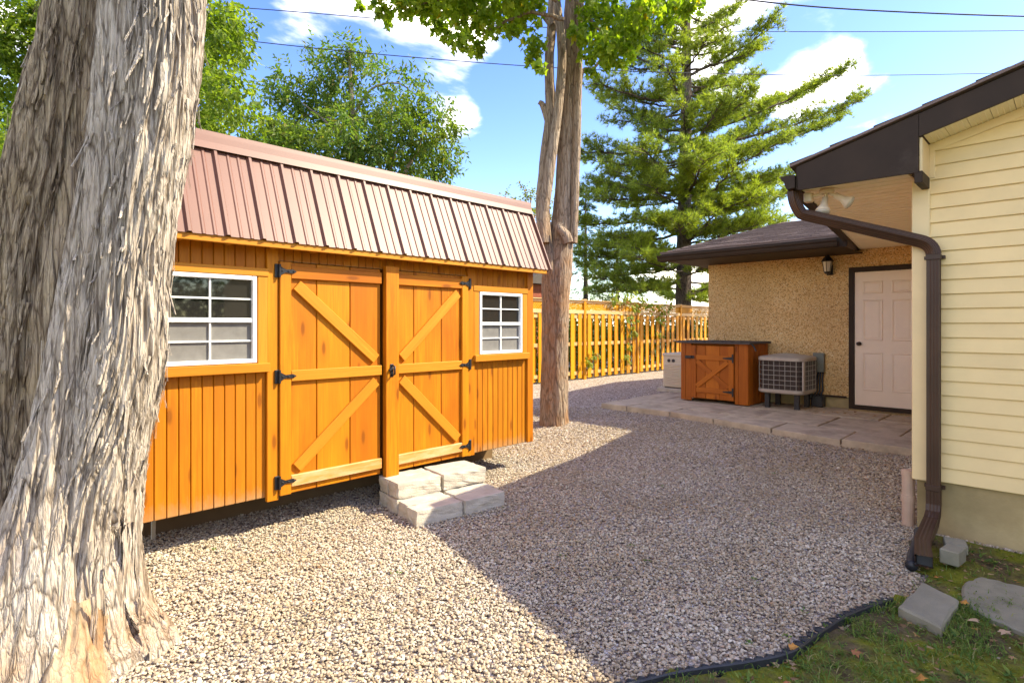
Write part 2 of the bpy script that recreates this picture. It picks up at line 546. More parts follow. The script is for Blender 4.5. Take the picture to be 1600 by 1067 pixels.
def soil_mat():
    m, nt, b = newmat('mossy_soil', 0.95, 0.1)
    v = coords(nt)
    n = nnoise(nt, v, 3.2, 6, 0.65)
    n2 = nnoise(nt, v, 24, 5, 0.7)
    c1 = ramp(nt, n2, [(0.3, (0.06, 0.042, 0.02)), (0.7, (0.17, 0.125, 0.065))])
    c2 = ramp(nt, n2, [(0.3, (0.10, 0.11, 0.010)), (0.7, (0.23, 0.23, 0.025))])
    col = mixc(nt, c1, c2, maprange(nt, n, 0.40, 0.56))
    nt.links.new(col, b.inputs['Base Color'])
    bump(nt, b, n2, 0.8, 0.03)
    return m
M['soil'] = soil_mat()

def ground_mat():
    m, nt, b = newmat('far_ground', 0.95, 0.1)
    v = coords(nt)
    n = nnoise(nt, v, 1.2, 6, 0.65)
    col = ramp(nt, n, [(0.3, (0.035, 0.05, 0.015)), (0.7, (0.08, 0.10, 0.03))])
    nt.links.new(col, b.inputs['Base Color'])
    return m
M['ground'] = ground_mat()

def leaf_mat(name, stops, trans=0.45, rough=0.55, hue_noise=None):
    m, nt, b = newmat(name, rough, 0.3)
    geo = nt.nodes.new('ShaderNodeNewGeometry')
    col = ramp(nt, geo.outputs['Random Per Island'], stops)
    if hue_noise:
        v = coords(nt)
        n = nnoise(nt, v, hue_noise[0], 3)
        col = mixc(nt, col, hue_noise[1], maprange(nt, n, 0.45, 0.7, 0, hue_noise[2]))
    nt.links.new(col, b.inputs['Base Color'])
    tr = nt.nodes.new('ShaderNodeBsdfTranslucent')
    bright = nt.nodes.new('ShaderNodeVectorMath'); bright.operation = 'MULTIPLY'
    nt.links.new(col, bright.inputs[0]); bright.inputs[1].default_value = (1.7, 1.9, 0.8)
    nt.links.new(bright.outputs[0], tr.inputs['Color'])
    mx = nt.nodes.new('ShaderNodeMixShader'); mx.inputs[0].default_value = trans
    out = [n for n in nt.nodes if n.type == 'OUTPUT_MATERIAL'][0]
    nt.links.new(b.outputs[0], mx.inputs[1]); nt.links.new(tr.outputs[0], mx.inputs[2])
    nt.links.new(mx.outputs[0], out.inputs['Surface'])
    return m
M['leaf_a'] = leaf_mat('ash_leaf', [(0, (0.055, 0.105, 0.022)), (0.5, (0.10, 0.16, 0.035)), (0.9, (0.16, 0.20, 0.045)), (1, (0.22, 0.17, 0.05))], trans=0.5, hue_noise=(0.55, (0.2, 0.23, 0.035), 0.5))
M['leaf_b'] = leaf_mat('deep_leaf', [(0, (0.07, 0.115, 0.017)), (0.6, (0.15, 0.20, 0.024)), (1, (0.22, 0.25, 0.035))], 0.55)
M['leaf_maple'] = leaf_mat('maple_leaf', [(0, (0.11, 0.17, 0.016)), (0.6, (0.20, 0.26, 0.026)), (0.97, (0.27, 0.31, 0.035)), (1, (0.42, 0.28, 0.02))], 0.6)
M['needle'] = leaf_mat('pine_needle', [(0, (0.10, 0.135, 0.03)), (0.5, (0.20, 0.245, 0.045)), (0.85, (0.31, 0.33, 0.05)), (1, (0.34, 0.33, 0.06))], 0.45, 0.5, (0.35, (0.32, 0.35, 0.04), 0.6))
M['needle_dark'] = leaf_mat('spruce_needle', [(0, (0.03, 0.055, 0.018)), (0.6, (0.065, 0.10, 0.022)), (1, (0.13, 0.16, 0.03))], 0.25)
M['leaf_autumn'] = leaf_mat('turning_leaf', [(0, (0.1, 0.13, 0.02)), (0.6, (0.18, 0.19, 0.03)), (0.85, (0.28, 0.19, 0.03)), (1, (0.36, 0.14, 0.03))])
M['hedge'] = leaf_mat('hedge_leaf', [(0, (0.03, 0.05, 0.01)), (0.7, (0.08, 0.11, 0.02)), (1, (0.2, 0.2, 0.03))])
M['vine'] = leaf_mat('vine_leaf', [(0, (0.12, 0.17, 0.015)), (0.6, (0.22, 0.26, 0.02)), (0.9, (0.36, 0.33, 0.03)), (1, (0.25, 0.08, 0.02))], 0.5)
M['grass'] = leaf_mat('grass_blade', [(0, (0.06, 0.12, 0.018)), (0.6, (0.12, 0.19, 0.03)), (0.9, (0.2, 0.24, 0.05)), (1, (0.32, 0.26, 0.12))], 0.35)
M['clover'] = leaf_mat('weed_leaf', [(0, (0.06, 0.12, 0.02)), (0.7, (0.12, 0.19, 0.03)), (1, (0.22, 0.25, 0.05))], 0.35)
M['litter'] = leaf_mat('dry_leaf', [(0, (0.16, 0.075, 0.03)), (0.4, (0.30, 0.17, 0.08)), (0.8, (0.42, 0.28, 0.16)), (1, (0.45, 0.18, 0.03))], 0.15, 0.7)
M['dry_orange'] = plain('dry_orange_leaf', (0.48, 0.21, 0.04), 0.6, 0.3, 0, 0.3, 20)
M['dry_tan'] = plain('dry_tan_leaf', (0.42, 0.28, 0.17), 0.7, 0.3, 0, 0.3, 20)
M['dry_rust'] = plain('dry_rust_leaf', (0.34, 0.13, 0.05), 0.7, 0.3, 0, 0.3, 20)

def bark_mat(name, light, mid, dark, warm=None, zsplit=None, s1=(26, 26, 3.0), s2=(62, 62, 9), bs=1.0, crack=0.85):
    m, nt, b = newmat(name, 0.9, 0.12)
    def plates(sc_, seed):
        v = coords(nt, sc_)
        nz = nt.nodes.new('ShaderNodeTexNoise'); nz.inputs['Scale'].default_value = 0.55; nz.inputs['Detail'].default_value = 4
        nt.links.new(v, nz.inputs['Vector'])
        sc2 = nt.nodes.new('ShaderNodeVectorMath'); sc2.operation = 'MULTIPLY_ADD'
        nt.links.new(nz.outputs['Color'], sc2.inputs[0]); sc2.inputs[1].default_value = (2.4, 2.4, 2.4); nt.links.new(v, sc2.inputs[2])
        vo = nt.nodes.new('ShaderNodeTexVoronoi'); vo.feature = 'DISTANCE_TO_EDGE'; vo.inputs['Scale'].default_value = 1.0
        nt.links.new(sc2.outputs[0], vo.inputs['Vector'])
        vc = nt.nodes.new('ShaderNodeTexVoronoi'); vc.inputs['Scale'].default_value = 1.0
        nt.links.new(sc2.outputs[0], vc.inputs['Vector'])
        sp = nt.nodes.new('ShaderNodeSeparateColor'); nt.links.new(vc.outputs['Color'], sp.inputs[0])
        return vo.outputs['Distance'], sp.outputs[0]
    e1, c1 = plates(s1, 0)
    e2, c2 = plates(s2, 1)
    fine = nnoise(nt, coords(nt, (s2[0], s2[1], s2[2] * .8)), 2.2, 7, 0.7)
    big = nnoise(nt, coords(nt), 3.0, 5, 0.65)
    col = ramp(nt, fine, [(0.3, mid), (0.62, light)])
    col = mixc(nt, col, mid, math_(nt, 'MULTIPLY', c1, 0.6))
    col = mixc(nt, col, light, math_(nt, 'MULTIPLY', c2, 0.5))
    col = mixc(nt, col, mid, maprange(nt, big, 0.45, 0.75, 0, 0.55))
    if warm:
        n3 = nnoise(nt, coords(nt), 2.7, 6, 0.7)
        sep = nt.nodes.new('ShaderNodeSeparateXYZ'); tcn = nt.nodes.new('ShaderNodeTexCoord')
        nt.links.new(tcn.outputs['Object'], sep.inputs[0])
        zz = maprange(nt, sep.outputs['Z'], zsplit[0], zsplit[1], 1.0, 0.0)
        col = mixc(nt, col, warm, math_(nt, 'MULTIPLY', maprange(nt, n3, 0.45, 0.68, 0, 0.8), zz))
    k1 = maprange(nt, e1, 0.0, 0.10, 1.0, 0.0); k2 = maprange(nt, e2, 0.0, 0.07, 0.5, 0.0)
    col = mixc(nt, col, dark, math_(nt, 'MULTIPLY', math_(nt, 'MAXIMUM', k1, k2), crack))
    nt.links.new(col, b.inputs['Base Color'])
    h = math_(nt, 'ADD', math_(nt, 'MULTIPLY', maprange(nt, e1, 0.0, 0.22), 0.6), math_(nt, 'MULTIPLY', maprange(nt, e2, 0.0, 0.2), 0.25))
    h = math_(nt, 'ADD', h, math_(nt, 'MULTIPLY', fine, 0.25))
    bump(nt, b, h, bs, 0.02)
    return m
M['bark'] = bark_mat('shaggy_bark', (0.58, 0.50, 0.41), (0.39, 0.31, 0.235), (0.085, 0.055, 0.033), (0.36, 0.19, 0.085), (0.15, 0.9), (19, 19, 2.0), (52, 52, 6), 0.85, 0.76)
M['bark_shade'] = bark_mat('shaded_brown_bark', (0.50, 0.40, 0.28), (0.31, 0.225, 0.145), (0.07, 0.042, 0.025), (0.30, 0.21, 0.09), (1.0, 3.4), (19, 19, 2.0), (52, 52, 6), 1.0, 0.85)  # browner copy of the shaggy bark, with the left trunk's shade painted in
M['bark_wood'] = bark_mat('bare_wood', (0.47, 0.36, 0.24), (0.36, 0.25, 0.15), (0.16, 0.08, 0.03), (0.36, 0.15, 0.05), (0.2, 0.75), (9, 9, .7), (40, 40, 1.5), 0.5, 0.6)
M['bark_b'] = bark_mat('grey_brown_bark', (0.42, 0.33, 0.245), (0.27, 0.175, 0.11), (0.07, 0.04, 0.022), (0.36, 0.17, 0.065), (1.8, 3.8), (17, 17, 2.4), (44, 44, 7), 0.9, 0.65)  # warm tone low on the trunk paints in bounce off the shed
M['bark_pine'] = bark_mat('pine_bark', (0.20, 0.15, 0.12), (0.13, 0.095, 0.075), (0.05, 0.035, 0.03), None, None, (12, 12, 3), (30, 30, 8))
M['twig'] = plain('pale_twig', (0.24, 0.19, 0.13), 0.8, 0.2)

def shingle_mat():
    m, nt, b = newmat('shingle', 0.95, 0.1)
    v = coords(nt)
    n = nnoise(nt, v, 160, 3)
    vo = nt.nodes.new('ShaderNodeTexVoronoi'); vo.inputs['Scale'].default_value = 3.4
    nt.links.new(coords(nt, (2, 1, 1)), vo.inputs['Vector'])
    sep = nt.nodes.new('ShaderNodeSeparateColor'); nt.links.new(vo.outputs['Color'], sep.inputs[0])
    geo = nt.nodes.new('ShaderNodeNewGeometry')
    col = ramp(nt, geo.outputs['Random Per Island'], [(0, (0.15, 0.105, 0.09)), (1, (0.24, 0.175, 0.15))])
    col = mixc(nt, col, (0.08, 0.05, 0.04), maprange(nt, n, 0.45, 0.7, 0, 0.6))
    nt.links.new(col, b.inputs['Base Color'])
    bump(nt, b, n, 0.3, 0.004)
    return m
M['shingle'] = shingle_mat()

# ------------------------------------------------------------------ the setting: ground, gravel, lawn
def pip(x, y, poly):
    ins = False; j = len(poly) - 1
    for i in range(len(poly)):
        xi, yi = poly[i]; xj, yj = poly[j]
        if (yi > y) != (yj > y) and x < (xj - xi) * (y - yi) / (yj - yi) + xi: ins = not ins
        j = i
    return ins

EDGE_PX = [(1040, 1067), (1100, 1056), (1170, 1046), (1235, 1031), (1275, 1004), (1320, 974), (1360, 957), (1398, 944)]
EDGE = [gp(a, b) for a, b in EDGE_PX]
EDGE = [Vector((-.8, 2.05, -.16)), Vector((.4, 1.85, -.16)), Vector((1.2, 1.62, -.16)), Vector((1.75, 1.43, -.16))] + EDGE
LAWN = [(p.x, p.y) for p in EDGE] + [(4.0, .64), (4.5, .72), (5.08, .85), (5.08, -6), (-4, -6), (-4, 2.1)]
PATIO = [(7.2, 0.4), (7.2, 1.9), (7.72, 4.33), (7.72, 5.62), (9.9, 5.62), (9.9, 0.4)]

def sheet(name, x0, x1, y0, y1, n, zf, m, kind='structure'):
    vs = []; fs = []
    nx = max(2, int((x1 - x0) / n)); ny = max(2, int((y1 - y0) / n))
    for i in range(nx + 1):
        for j in range(ny + 1):
            x = x0 + (x1 - x0) * i / nx; y = y0 + (y1 - y0) * j / ny
            vs.append((x, y, zf(x, y)))
    for i in range(nx):
        for j in range(ny):
            a = i * (ny + 1) + j
            fs.append((a, a + ny + 1, a + ny + 2, a + 1))
    b = MB(); b.v = vs; b.f = fs
    o = b.build(name, m, None, True)
    return tag(o, kind=kind)

sheet('ground', -900, 900, -900, 900, 150, lambda x, y: -0.30, M['ground'])
sheet('gravel_bed', -6, 26, -8, 14, 0.25, lambda x, y: G(x, y) - 0.008, M['gravel_bed'])

def build_lawn():
    b = MB(); n = .09
    vs = {}; fs = []
    def vid(i, j):
        if (i, j) not in vs:
            x, y = i * n, j * n
            vs[(i, j)] = len(b.v)
            b.v.append((x, y, G(x, y) + 0.012 + 0.018 * noise.fractal(Vector((x * 2.4, y * 2.4, 5)), 1, 2, 4)))
        return vs[(i, j)]
    for i in range(int(-3.8 / n), int(5.1 / n) + 1):
        for j in range(int(-5.8 / n), int(2.1 / n) + 1):
            if pip((i + .5) * n, (j + .5) * n, LAWN):
                b.f.append((vid(i, j), vid(i + 1, j), vid(i + 1, j + 1), vid(i, j + 1)))
    tag(b.build('lawn', M['soil'], None, True), kind='structure')
build_lawn()

def pebble_meshes():
    out = []
    col = bpy.data.collections.new('pebbles')
    for k in range(7):
        bm = bmesh.new()
        bmesh.ops.create_icosphere(bm, subdivisions=2, radius=1.0)
        rr = random.Random(k)
        for v in bm.verts:
            d = 1 + 0.30 * noise.noise(v.co * 1.1 + Vector((k * 7.1, 0, 0))) + 0.12 * noise.noise(v.co * 2.6 + Vector((k * 3.1, 4, 0)))
            v.co *= d
        sx, sy, sz = rr.uniform(.8, 1.15), rr.uniform(.65, .95), rr.uniform(.45, .7)
        for v in bm.verts: v.co = Vector((v.co.x * sx, v.co.y * sy, v.co.z * sz))
        me = bpy.data.meshes.new('pebble'); bm.to_mesh(me); bm.free()
        me.materials.append(M['pebble'])
        if k % 2: me.polygons.foreach_set('use_smooth', [True] * len(me.polygons))
        o = bpy.data.objects.new('pebble', me)
        col.objects.link(o)
    return col

def build_gravel():
    rr = random.Random(5)
    pts = []; scs = []
    f2 = 1 / math.sqrt(2)
    ncell = .25
    i0, i1, j0, j1 = -4, 48, -8, 40
    for i in range(i0, i1):
        for j in range(j0, j1):
            cx, cy = (i + .5) * ncell, (j + .5) * ncell
            d = (cx + cy) * f2; r_ = (cx - cy) * f2
            if d < 1.9 or abs(r_) > d * 0.98 + .5: continue
            dist = math.hypot(d, r_)
            dens = 5600 if d < 4.2 else (3800 if d < 6 else (2000 if d < 8 else (900 if d < 9.5 else 0)))
            if cx > 9.6 or (cy > 5.6 and cx < 4.2): continue
            k = dens * ncell * ncell
            k = int(k) + (1 if rr.random() < k - int(k) else 0)
            for _ in range(k):
                x = i * ncell + rr.random() * ncell; y = j * ncell + rr.random() * ncell
                inl = pip(x, y, LAWN)
                if inl and rr.random() > 0.03: continue
                if pip(x, y, PATIO): continue
                if x > 5.15 and y < .84: continue
                s_ = (0.0048 + 0.0058 * rr.random() ** 1.7) * (1.6 if rr.random() < .04 else 1)
                pts.append((x, y, G(x, y) + rr.uniform(-.004, .007)))
                scs.append(s_)
    me = bpy.data.meshes.new('gravel'); me.from_pydata(pts, [], [])
    at_ = me.attributes.new('psize', 'FLOAT', 'POINT'); at_.data.foreach_set('value', scs)
    o = bpy.data.objects.new('gravel', me); link(o)
    tag(o, kind='stuff')
    ng = bpy.data.node_groups.new('scatter_pebbles', 'GeometryNodeTree')
    ng.interface.new_socket('Geometry', in_out='INPUT', socket_type='NodeSocketGeometry')
    ng.interface.new_socket('Geometry', in_out='OUTPUT', socket_type='NodeSocketGeometry')
    N = ng.nodes.new; L = ng.links.new
    gi = N('NodeGroupInput'); go = N('NodeGroupOutput')
    ci = N('GeometryNodeCollectionInfo'); ci.inputs['Collection'].default_value = pebble_meshes()
    ci.inputs['Separate Children'].default_value = True; ci.inputs['Reset Children'].default_value = True
    iop = N('GeometryNodeInstanceOnPoints'); iop.inputs['Pick Instance'].default_value = True
    na = N('GeometryNodeInputNamedAttribute'); na.data_type = 'FLOAT'; na.inputs['Name'].default_value = 'psize'
    rv = N('FunctionNodeRandomValue'); rv.data_type = 'FLOAT_VECTOR'
    rv.inputs['Min'].default_value = (-.5, -.5, 0); rv.inputs['Max'].default_value = (.5, .5, 6.28)
    e2r = N('FunctionNodeEulerToRotation'); L(rv.outputs['Value'], e2r.inputs[0])
    L(gi.outputs[0], iop.inputs['Points']); L(ci.outputs[0], iop.inputs['Instance'])
    L(na.outputs['Attribute'], iop.inputs['Scale']); L(e2r.outputs[0], iop.inputs['Rotation'])
    L(iop.outputs[0], go.inputs[0])
    md = o.modifiers.new('scatter', 'NODES'); md.node_group = ng
build_gravel()

# ------------------------------------------------------------------ patio pavers (pieces of the patio)
def build_patio():
    base = MB(); base.prism([(x, y, -0.12) for x, y in PATIO], (0, 0, 0.13))
    p = base.build('patio', M['paver']); tag(p, kind='structure')
    def pv(q, h=0.072):
        b = MB(); c = Vector((sum(a[0] for a in q) / 4, sum(a[1] for a in q) / 4, 0))
        q2 = []
        for a in q:
            v = Vector((a[0], a[1], 0)); d = (c - v).normalized(); q2.append(v + d * .014)
        z1 = h + R.uniform(-.006, .006); t = [R.uniform(-.004, .004) for _ in range(4)]
        lo = [Vector((v.x, v.y, -.05)) for v in q2]
        mid = [Vector((v.x, v.y, z1 - .008 + t[i])) for i, v in enumerate(q2)]
        top = [Vector((*(v + (c - v).normalized() * .008).xy, z1 + t[i])) for i, v in enumerate(q2)]
        fs = [(8, 9, 10, 11)]
        for k in range(4):
            k2 = (k + 1) % 4
            fs += [(k, k2, 4 + k2, 4 + k), (4 + k, 4 + k2, 8 + k2, 8 + k)]
        b.add(lo + mid + top, fs); b.build('paver', M['paver'], p)
    fx = lambda y: 7.2 + 0.21 * max(0, min(y - 1.9, 2.43)) if y > 1.9 else 7.2
    b1 = lambda y: fx(y) * .35 + (8.02 + .06 * (y - 1.3)) * .65 + .12
    ys = [0.42, 1.06, 1.89, 2.72, 3.57, 4.33, 5.1, 5.6]
    for i in range(len(ys) - 1):
        y0, y1 = ys[i], ys[i + 1]
        pv([(fx(y0) - .02, y0), (fx(y1) - .02, y1), (b1(y1), y1), (b1(y0), y0)])
    ys2 = [0.42, 1.45, 2.35, 3.2, 3.75, 4.4, 5.0, 5.6]
    for i in range(len(ys2) - 1):
        y0, y1 = ys2[i], ys2[i + 1]
        pv([(b1(y0), y0), (b1(y1), y1), (8.95, y1), (8.95, y0)])
    for i in range(len(ys) - 1):
        pv([(8.95, ys[i]), (8.95, ys[i + 1]), (9.86, ys[i + 1]), (9.86, ys[i])])
build_patio()

# ------------------------------------------------------------------ shed
SY = 4.19; SX0, SX1 = 0.76, 4.49; SB = 0.11; SD = 2.44
def build_shed():
    s = thing('shed', 'orange stained wooden garden shed with brown ribbed metal gambrel roof and double barn doors', 'shed', (SX0, SY, SB))
    n = (0, -1, 0)
    # backing walls and gables
    b = MB(); b.box(SX0 + .02, SX1 - .02, SY + .03, SY + SD - .03, SB + .01, 1.96)
    b.prism([(SX0 + .03, SY + .0, 1.965), (SX0 + .03, SY + .12, 2.56), (SX0 + .03, SY + 1.22, 2.83), (SX0 + .03, SY + SD - .12, 2.56), (SX0 + .03, SY + SD, 1.965)], (SX1 - SX0 - .06, 0, 0))
    b.build('wall_frame', M['dark_inside'], s)
    # vertical siding boards
    sp = 0.0685
    def panel(x0, x1, z0, z1):
        k = max(1, round((x1 - x0) / sp)); w = (x1 - x0) / k
        for i in range(k):
            bar('siding_board', (x0 + w * (i + .5), SY + .01, z0), (x0 + w * (i + .5), SY + .01, z1), w - .003, .024, n, M['stain_plain'], s, .005)
    panel(SX0 + .03, 1.64, SB, 1.04); panel(SX0 + .03, 1.64, 1.76, 1.955)
    panel(3.63, SX1 - .08, SB, 1.02); panel(3.63, SX1 - .08, 1.74, 1.955)
    panel(SX0 + .02, SX0 + .16, 1.04, 1.76); panel(SX1 - .16, SX1 - .08, 1.02, 1.74)
    panel(1.64, 3.63, 1.845, 1.955)
    # side wall boards (right gable end)
    k = 22; w = (SD - .1) / k
    for i in range(k):
        y = SY + .05 + w * (i + .5)
        bar('siding_board', (SX1 - .008, y, SB), (SX1 - .008, y, 1.955), w - .003, .024, (1, 0, 0), M['stain_plain'], s, .005)
        bar('siding_board', (SX0 + .008, y, SB), (SX0 + .008, y, 1.955), w - .003, .024, (-1, 0, 0), M['stain_plain'], s, .005)
    # trims
    T = M['stain_trim']
    bar('corner_board', (SX1 - .045, SY - .012, SB), (SX1 - .045, SY - .012, 1.955), .09, .03, n, M['stain'], s)
    bar('corner_board', (SX1 + .012, SY + .045, SB), (SX1 + .012, SY + .045, 1.955), .09, .03, (1, 0, 0), M['stain'], s)
    bar('corner_board', (SX0 + .045, SY - .012, SB), (SX0 + .045, SY - .012, 1.955), .09, .03, n, M['stain'], s)
    bar('door_jamb', (1.68, SY - .014, SB - .03), (1.68, SY - .014, 1.93), .085, .034, n, M['stain'], s)
    bar('door_jamb', (3.60, SY - .014, SB - .01), (3.60, SY - .014, 1.93), .085, .034, n, M['stain'], s)
    # windows
    def window(x0, x1, z0, z1):
        wn = MB(); fw = .03
        y0, y1 = SY - .035, SY + .02
        wn.cbox(x0, x0 + fw, y0, y1, z0, z1); wn.cbox(x1 - fw, x1, y0, y1, z0, z1)
        wn.cbox(x0 + fw, x1 - fw, y0, y1, z0, z0 + fw); wn.cbox(x0 + fw, x1 - fw, y0, y1, z1 - fw, z1)
        zm = z0 + (z1 - z0) * .49
        wn.cbox(x0 + fw, x1 - fw, y0 + .006, y1, zm - .016, zm + .016)
        w_ = wn.build('window', M['vinyl_white'], s)
        for (a, c, nm) in ((zm + .016, z1 - fw, 'upper'), (z0 + fw, zm - .016, 'lower')):
            g = MB(); xm = (x0 + x1) / 2; zc = (a + c) / 2
            g.box(xm - .006, xm + .006, SY - .018, SY - .004, a, c)
            g.box(x0 + fw, xm - .006, SY - .018, SY - .004, zc - .006, zc + .006); g.box(xm + .006, x1 - fw, SY - .018, SY - .004, zc - .006, zc + .006)
            g.build('glazing_bar', M['vinyl_white'], w_)
            for (p0, p1) in ((x0 + fw, xm - .006), (xm + .006, x1 - fw)):
                for (q0, q1) in ((a, zc - .006), (zc + .006, c)):
                    q = MB(); q.box(p0, p1, SY - .004, SY + .0, q0, q1)
                    if nm == 'upper': q.build('pane', M['glass'], w_)
                    else: q.build('pane', M['screen'], w_, label='grey screened pane')
        e = .045
        bar('window_trim', (x0 - e, SY - .016, z0 - .03), (x0 - e, SY - .016, z1 + .0), .075, .03, n, T, s)
        bar('window_trim', (x1 + e, SY - .016, z0 - .03), (x1 + e, SY - .016, z1 + .0), .075, .03, n, T, s)
        bar('window_trim', (x0 - .085, SY - .018, z1 + .032), (x1 + .085, SY - .018, z1 + .032), .06, .038, n, T, s)
        bar('window_sill', (x0 - .085, SY - .030, z0 - .036), (x1 + .085, SY - .030, z0 - .036), .065, .07, n, T, s)
    window(.955, 1.565, 1.10, 1.72)
    window(3.71, 4.315, 1.08, 1.70)
    # doors
    def leaf(x0, x1, hinge_left):
        yb = SY - .012
        k = 3; st = .085
        xs = [x0 + .01, x0 + .01 + (x1 - x0 - .02) / 3, x0 + .01 + (x1 - x0 - .02) * 2 / 3, x1 - .01]
        d = MB(); d.box(x0 + .012, x1 - .012, SY + .012, SY + .024, SB + .012, 1.83)
        door = d.build('door', M['dark_inside'], s)
        for i in range(3):
            bar('door_board', ((xs[i] + xs[i + 1]) / 2, yb, SB), ((xs[i] + xs[i + 1]) / 2, yb, 1.84), xs[i + 1] - xs[i] - .005, .022, n, M['stain'], door, .006)
        yf = SY - .036
        fr = M['stain_trim']
        cw = .13 if not hinge_left else .0
        lx0 = x0 + (cw if cw else st); lx1 = x1 - (st if not hinge_left else .012)
        if hinge_left:
            bar('stile', (x0 + st / 2, yf, SB), (x0 + st / 2, yf, 1.84), st, .026, n, M['stain'], door)
        else:
            bar('stile', (x1 - st / 2, yf, SB + .0), (x1 - st / 2, yf, 1.84), st, .026, n, M['stain'], door)
            bar('centre_stile', (x0 + cw / 2, yf - .014, SB - .03), (x0 + cw / 2, yf - .014, 1.87), cw, .054, n, M['stain'], door)
        bar('rail', (lx0, yf, 1.765), (lx1, yf, 1.765), .095, .026, n, M['stain'], door)
        bar('rail', (lx0, yf, .99), (lx1, yf, .99), .082, .028, n, fr, door)
        bar('rail', (lx0, yf, .205), (lx1, yf, .205), .085, .028, n, M['stain_worn'], door, .004)
        hx, fx_ = (lx0, lx1) if hinge_left else (lx1, lx0)
        sg = 1 if hx < fx_ else -1
        for (za, zb) in ((1.672, 1.085), (.295, .90)):
            bar('brace', (hx + sg * .045, yf, za), (fx_ - sg * .05, yf, zb), .085, .025, n, fr, door)
        # strap hinges
        for z in (1.77, .99, .21):
            h = MB(); hx0 = x0 - .005 if hinge_left else x1 + .005
            h.cbox(min(hx0, hx0 - sg * .03), max(hx0, hx0 - sg * .03), SY - .045, SY - .031, z - .05, z + .05, .003)
            h.tube([(hx0, SY - .056, z - .048), (hx0, SY - .056, z + .048)], .009, 8)
            ey = SY - .051
            h.prism([(hx0 + sg * .006, ey, z - .032), (hx0 + sg * .045, ey, z - .011), (hx0 + sg * .10, ey, z - .015), (hx0 + sg * .128, ey, z), (hx0 + sg * .10, ey, z + .015), (hx0 + sg * .045, ey, z + .011), (hx0 + sg * .006, ey, z + .032)], (0, -.007, 0))
            for q in (.02, .065, .105): h.lathe([(.006, 0), (.006, .004), (.003, .006)], 8, frame((hx0 + sg * q, ey - .007, z), (1, 0, 0), (0, 0, 1)) )
            h.build('hinge', M['black_iron'], door)
        if not hinge_left:
            hd = MB(); cx_ = x0 + .055
            hd.cbox(cx_ - .016, cx_ + .016, SY - .083, SY - .077, .93, 1.04, .002)
            hd.tube([(cx_, SY - .08, 1.03), (cx_, SY - .125, 1.02), (cx_, SY - .125, .955), (cx_, SY - .08, .945)], .008, 8)
            hd.tube([(cx_ + .02, SY - .09, 1.0), (cx_ - .045, SY - .11, .99)], .009, 8)
            hd.build('door_handle', M['black_iron'], door, True)
    leaf(1.725, 2.60, True)
    leaf(2.61, 3.555, False)
    # roof: steep lower slope of ribbed panels, knee flashing, upper slope, both sides
    x0, x1 = SX0 - .16, SX1 + .10
    def side(sg, yc):
        Y = lambda y: yc + sg * (y - (SY + SD / 2))
        A = Vector((0, Y(SY - .17), 1.965)); B = Vector((0, Y(SY + .13), 2.64)); D = Vector((0, Y(SY + SD / 2), 2.875))
        nl = Vector((0, (B - A).z, -(B - A).y)); nl.normalize()
        if nl.y * sg > 0: nl = -nl
        if nl.z < 0: nl = -nl
        nn = 17; w = (x1 - x0) / nn
        prof = [(0, 0.0), (.012, .022), (.030, .022), (.042, 0), (w * .40, 0), (w * .40 + .008, .007), (w * .40 + .02, .007), (w * .40 + .028, 0), (w * .70, 0), (w * .70 + .008, .007), (w * .70 + .02, .007), (w * .70 + .028, 0), (w, 0)]
        for i in range(nn):
            b = MB(); xx = x0 + i * w
            lo = [A + Vector((xx + p, 0, 0)) + nl * h for p, h in prof]; hi = [B + Vector((xx + p, 0, 0)) + nl * h for p, h in prof]
            m_ = len(prof)
            vs = lo + hi + [p - nl * .006 for p in lo] + [p - nl * .006 for p in hi]
            fs = [(k_, k_ + 1, m_ + k_ + 1, m_ + k_) for k_ in range(m_ - 1)] + [(2 * m_ + k_ + 1, 2 * m_ + k_, 3 * m_ + k_, 3 * m_ + k_ + 1) for k_ in range(m_ - 1)] + [(k_ + 1, k_, 2 * m_ + k_, 2 * m_ + k_ + 1) for k_ in range(m_ - 1)]
            b.add(vs, fs); b.build('roof_panel', M['metal_roof'], s)
        # upper slope
        nu = Vector((0, -(D - B).z, (D - B).y)) if sg > 0 else Vector((0, (D - B).z, -(D - B).y))
        nu.normalize()
        if nu.z < 0: nu = -nu
        b = MB()
        Bq = B + Vector((0, -sg * .004, .05))
        b.prism([(x0, Bq.y, Bq.z), (x0, D.y, D.z), (x0, D.y, D.z + .012), (x0, Bq.y, Bq.z + .012)], (x1 - x0, 0, 0))
        for i in range(nn + 1):
            xx = min(max(x0 + i * w, x0 + .02), x1 - .02)
            b.prism([(xx - .018, Bq.y + sg * .03, Bq.z + .021), (xx + .018, Bq.y + sg * .03, Bq.z + .021), (xx + .010, Bq.y + sg * .03, Bq.z + .028), (xx - .010, Bq.y + sg * .03, Bq.z + .028)], (D - Bq) * .95)
        b.build('upper_roof', M['metal_roof'], s)
        # knee flashing in two folds
        f = MB()
        dr = (A - B).normalized()
        P0 = B + dr * .055 + nl * .03; P1 = B + dr * .0 + nl * .034; P2 = Bq + nl * .02 + Vector((0, 0, .004)); P3 = Bq + nl * .012 + Vector((0, 0, .040)); P4 = Bq + Vector((0, sg * .10, .058))
        pr = [P0, P1, P2, P3, P4]
        vs = []; fs = []
        for p in pr: vs += [p + Vector((x0 - .012, 0, 0)), p + Vector((x1 + .012, 0, 0))]
        for q in range(4): fs.append((2 * q, 2 * q + 1, 2 * q + 3, 2 * q + 2))
        f.add(vs, fs)
        vs2 = [Vector(p) - nl * .004 for p in vs]; f.add(vs2, [g[::-1] for g in fs])
        f.build('roof_flashing', M['metal_roof'], s)
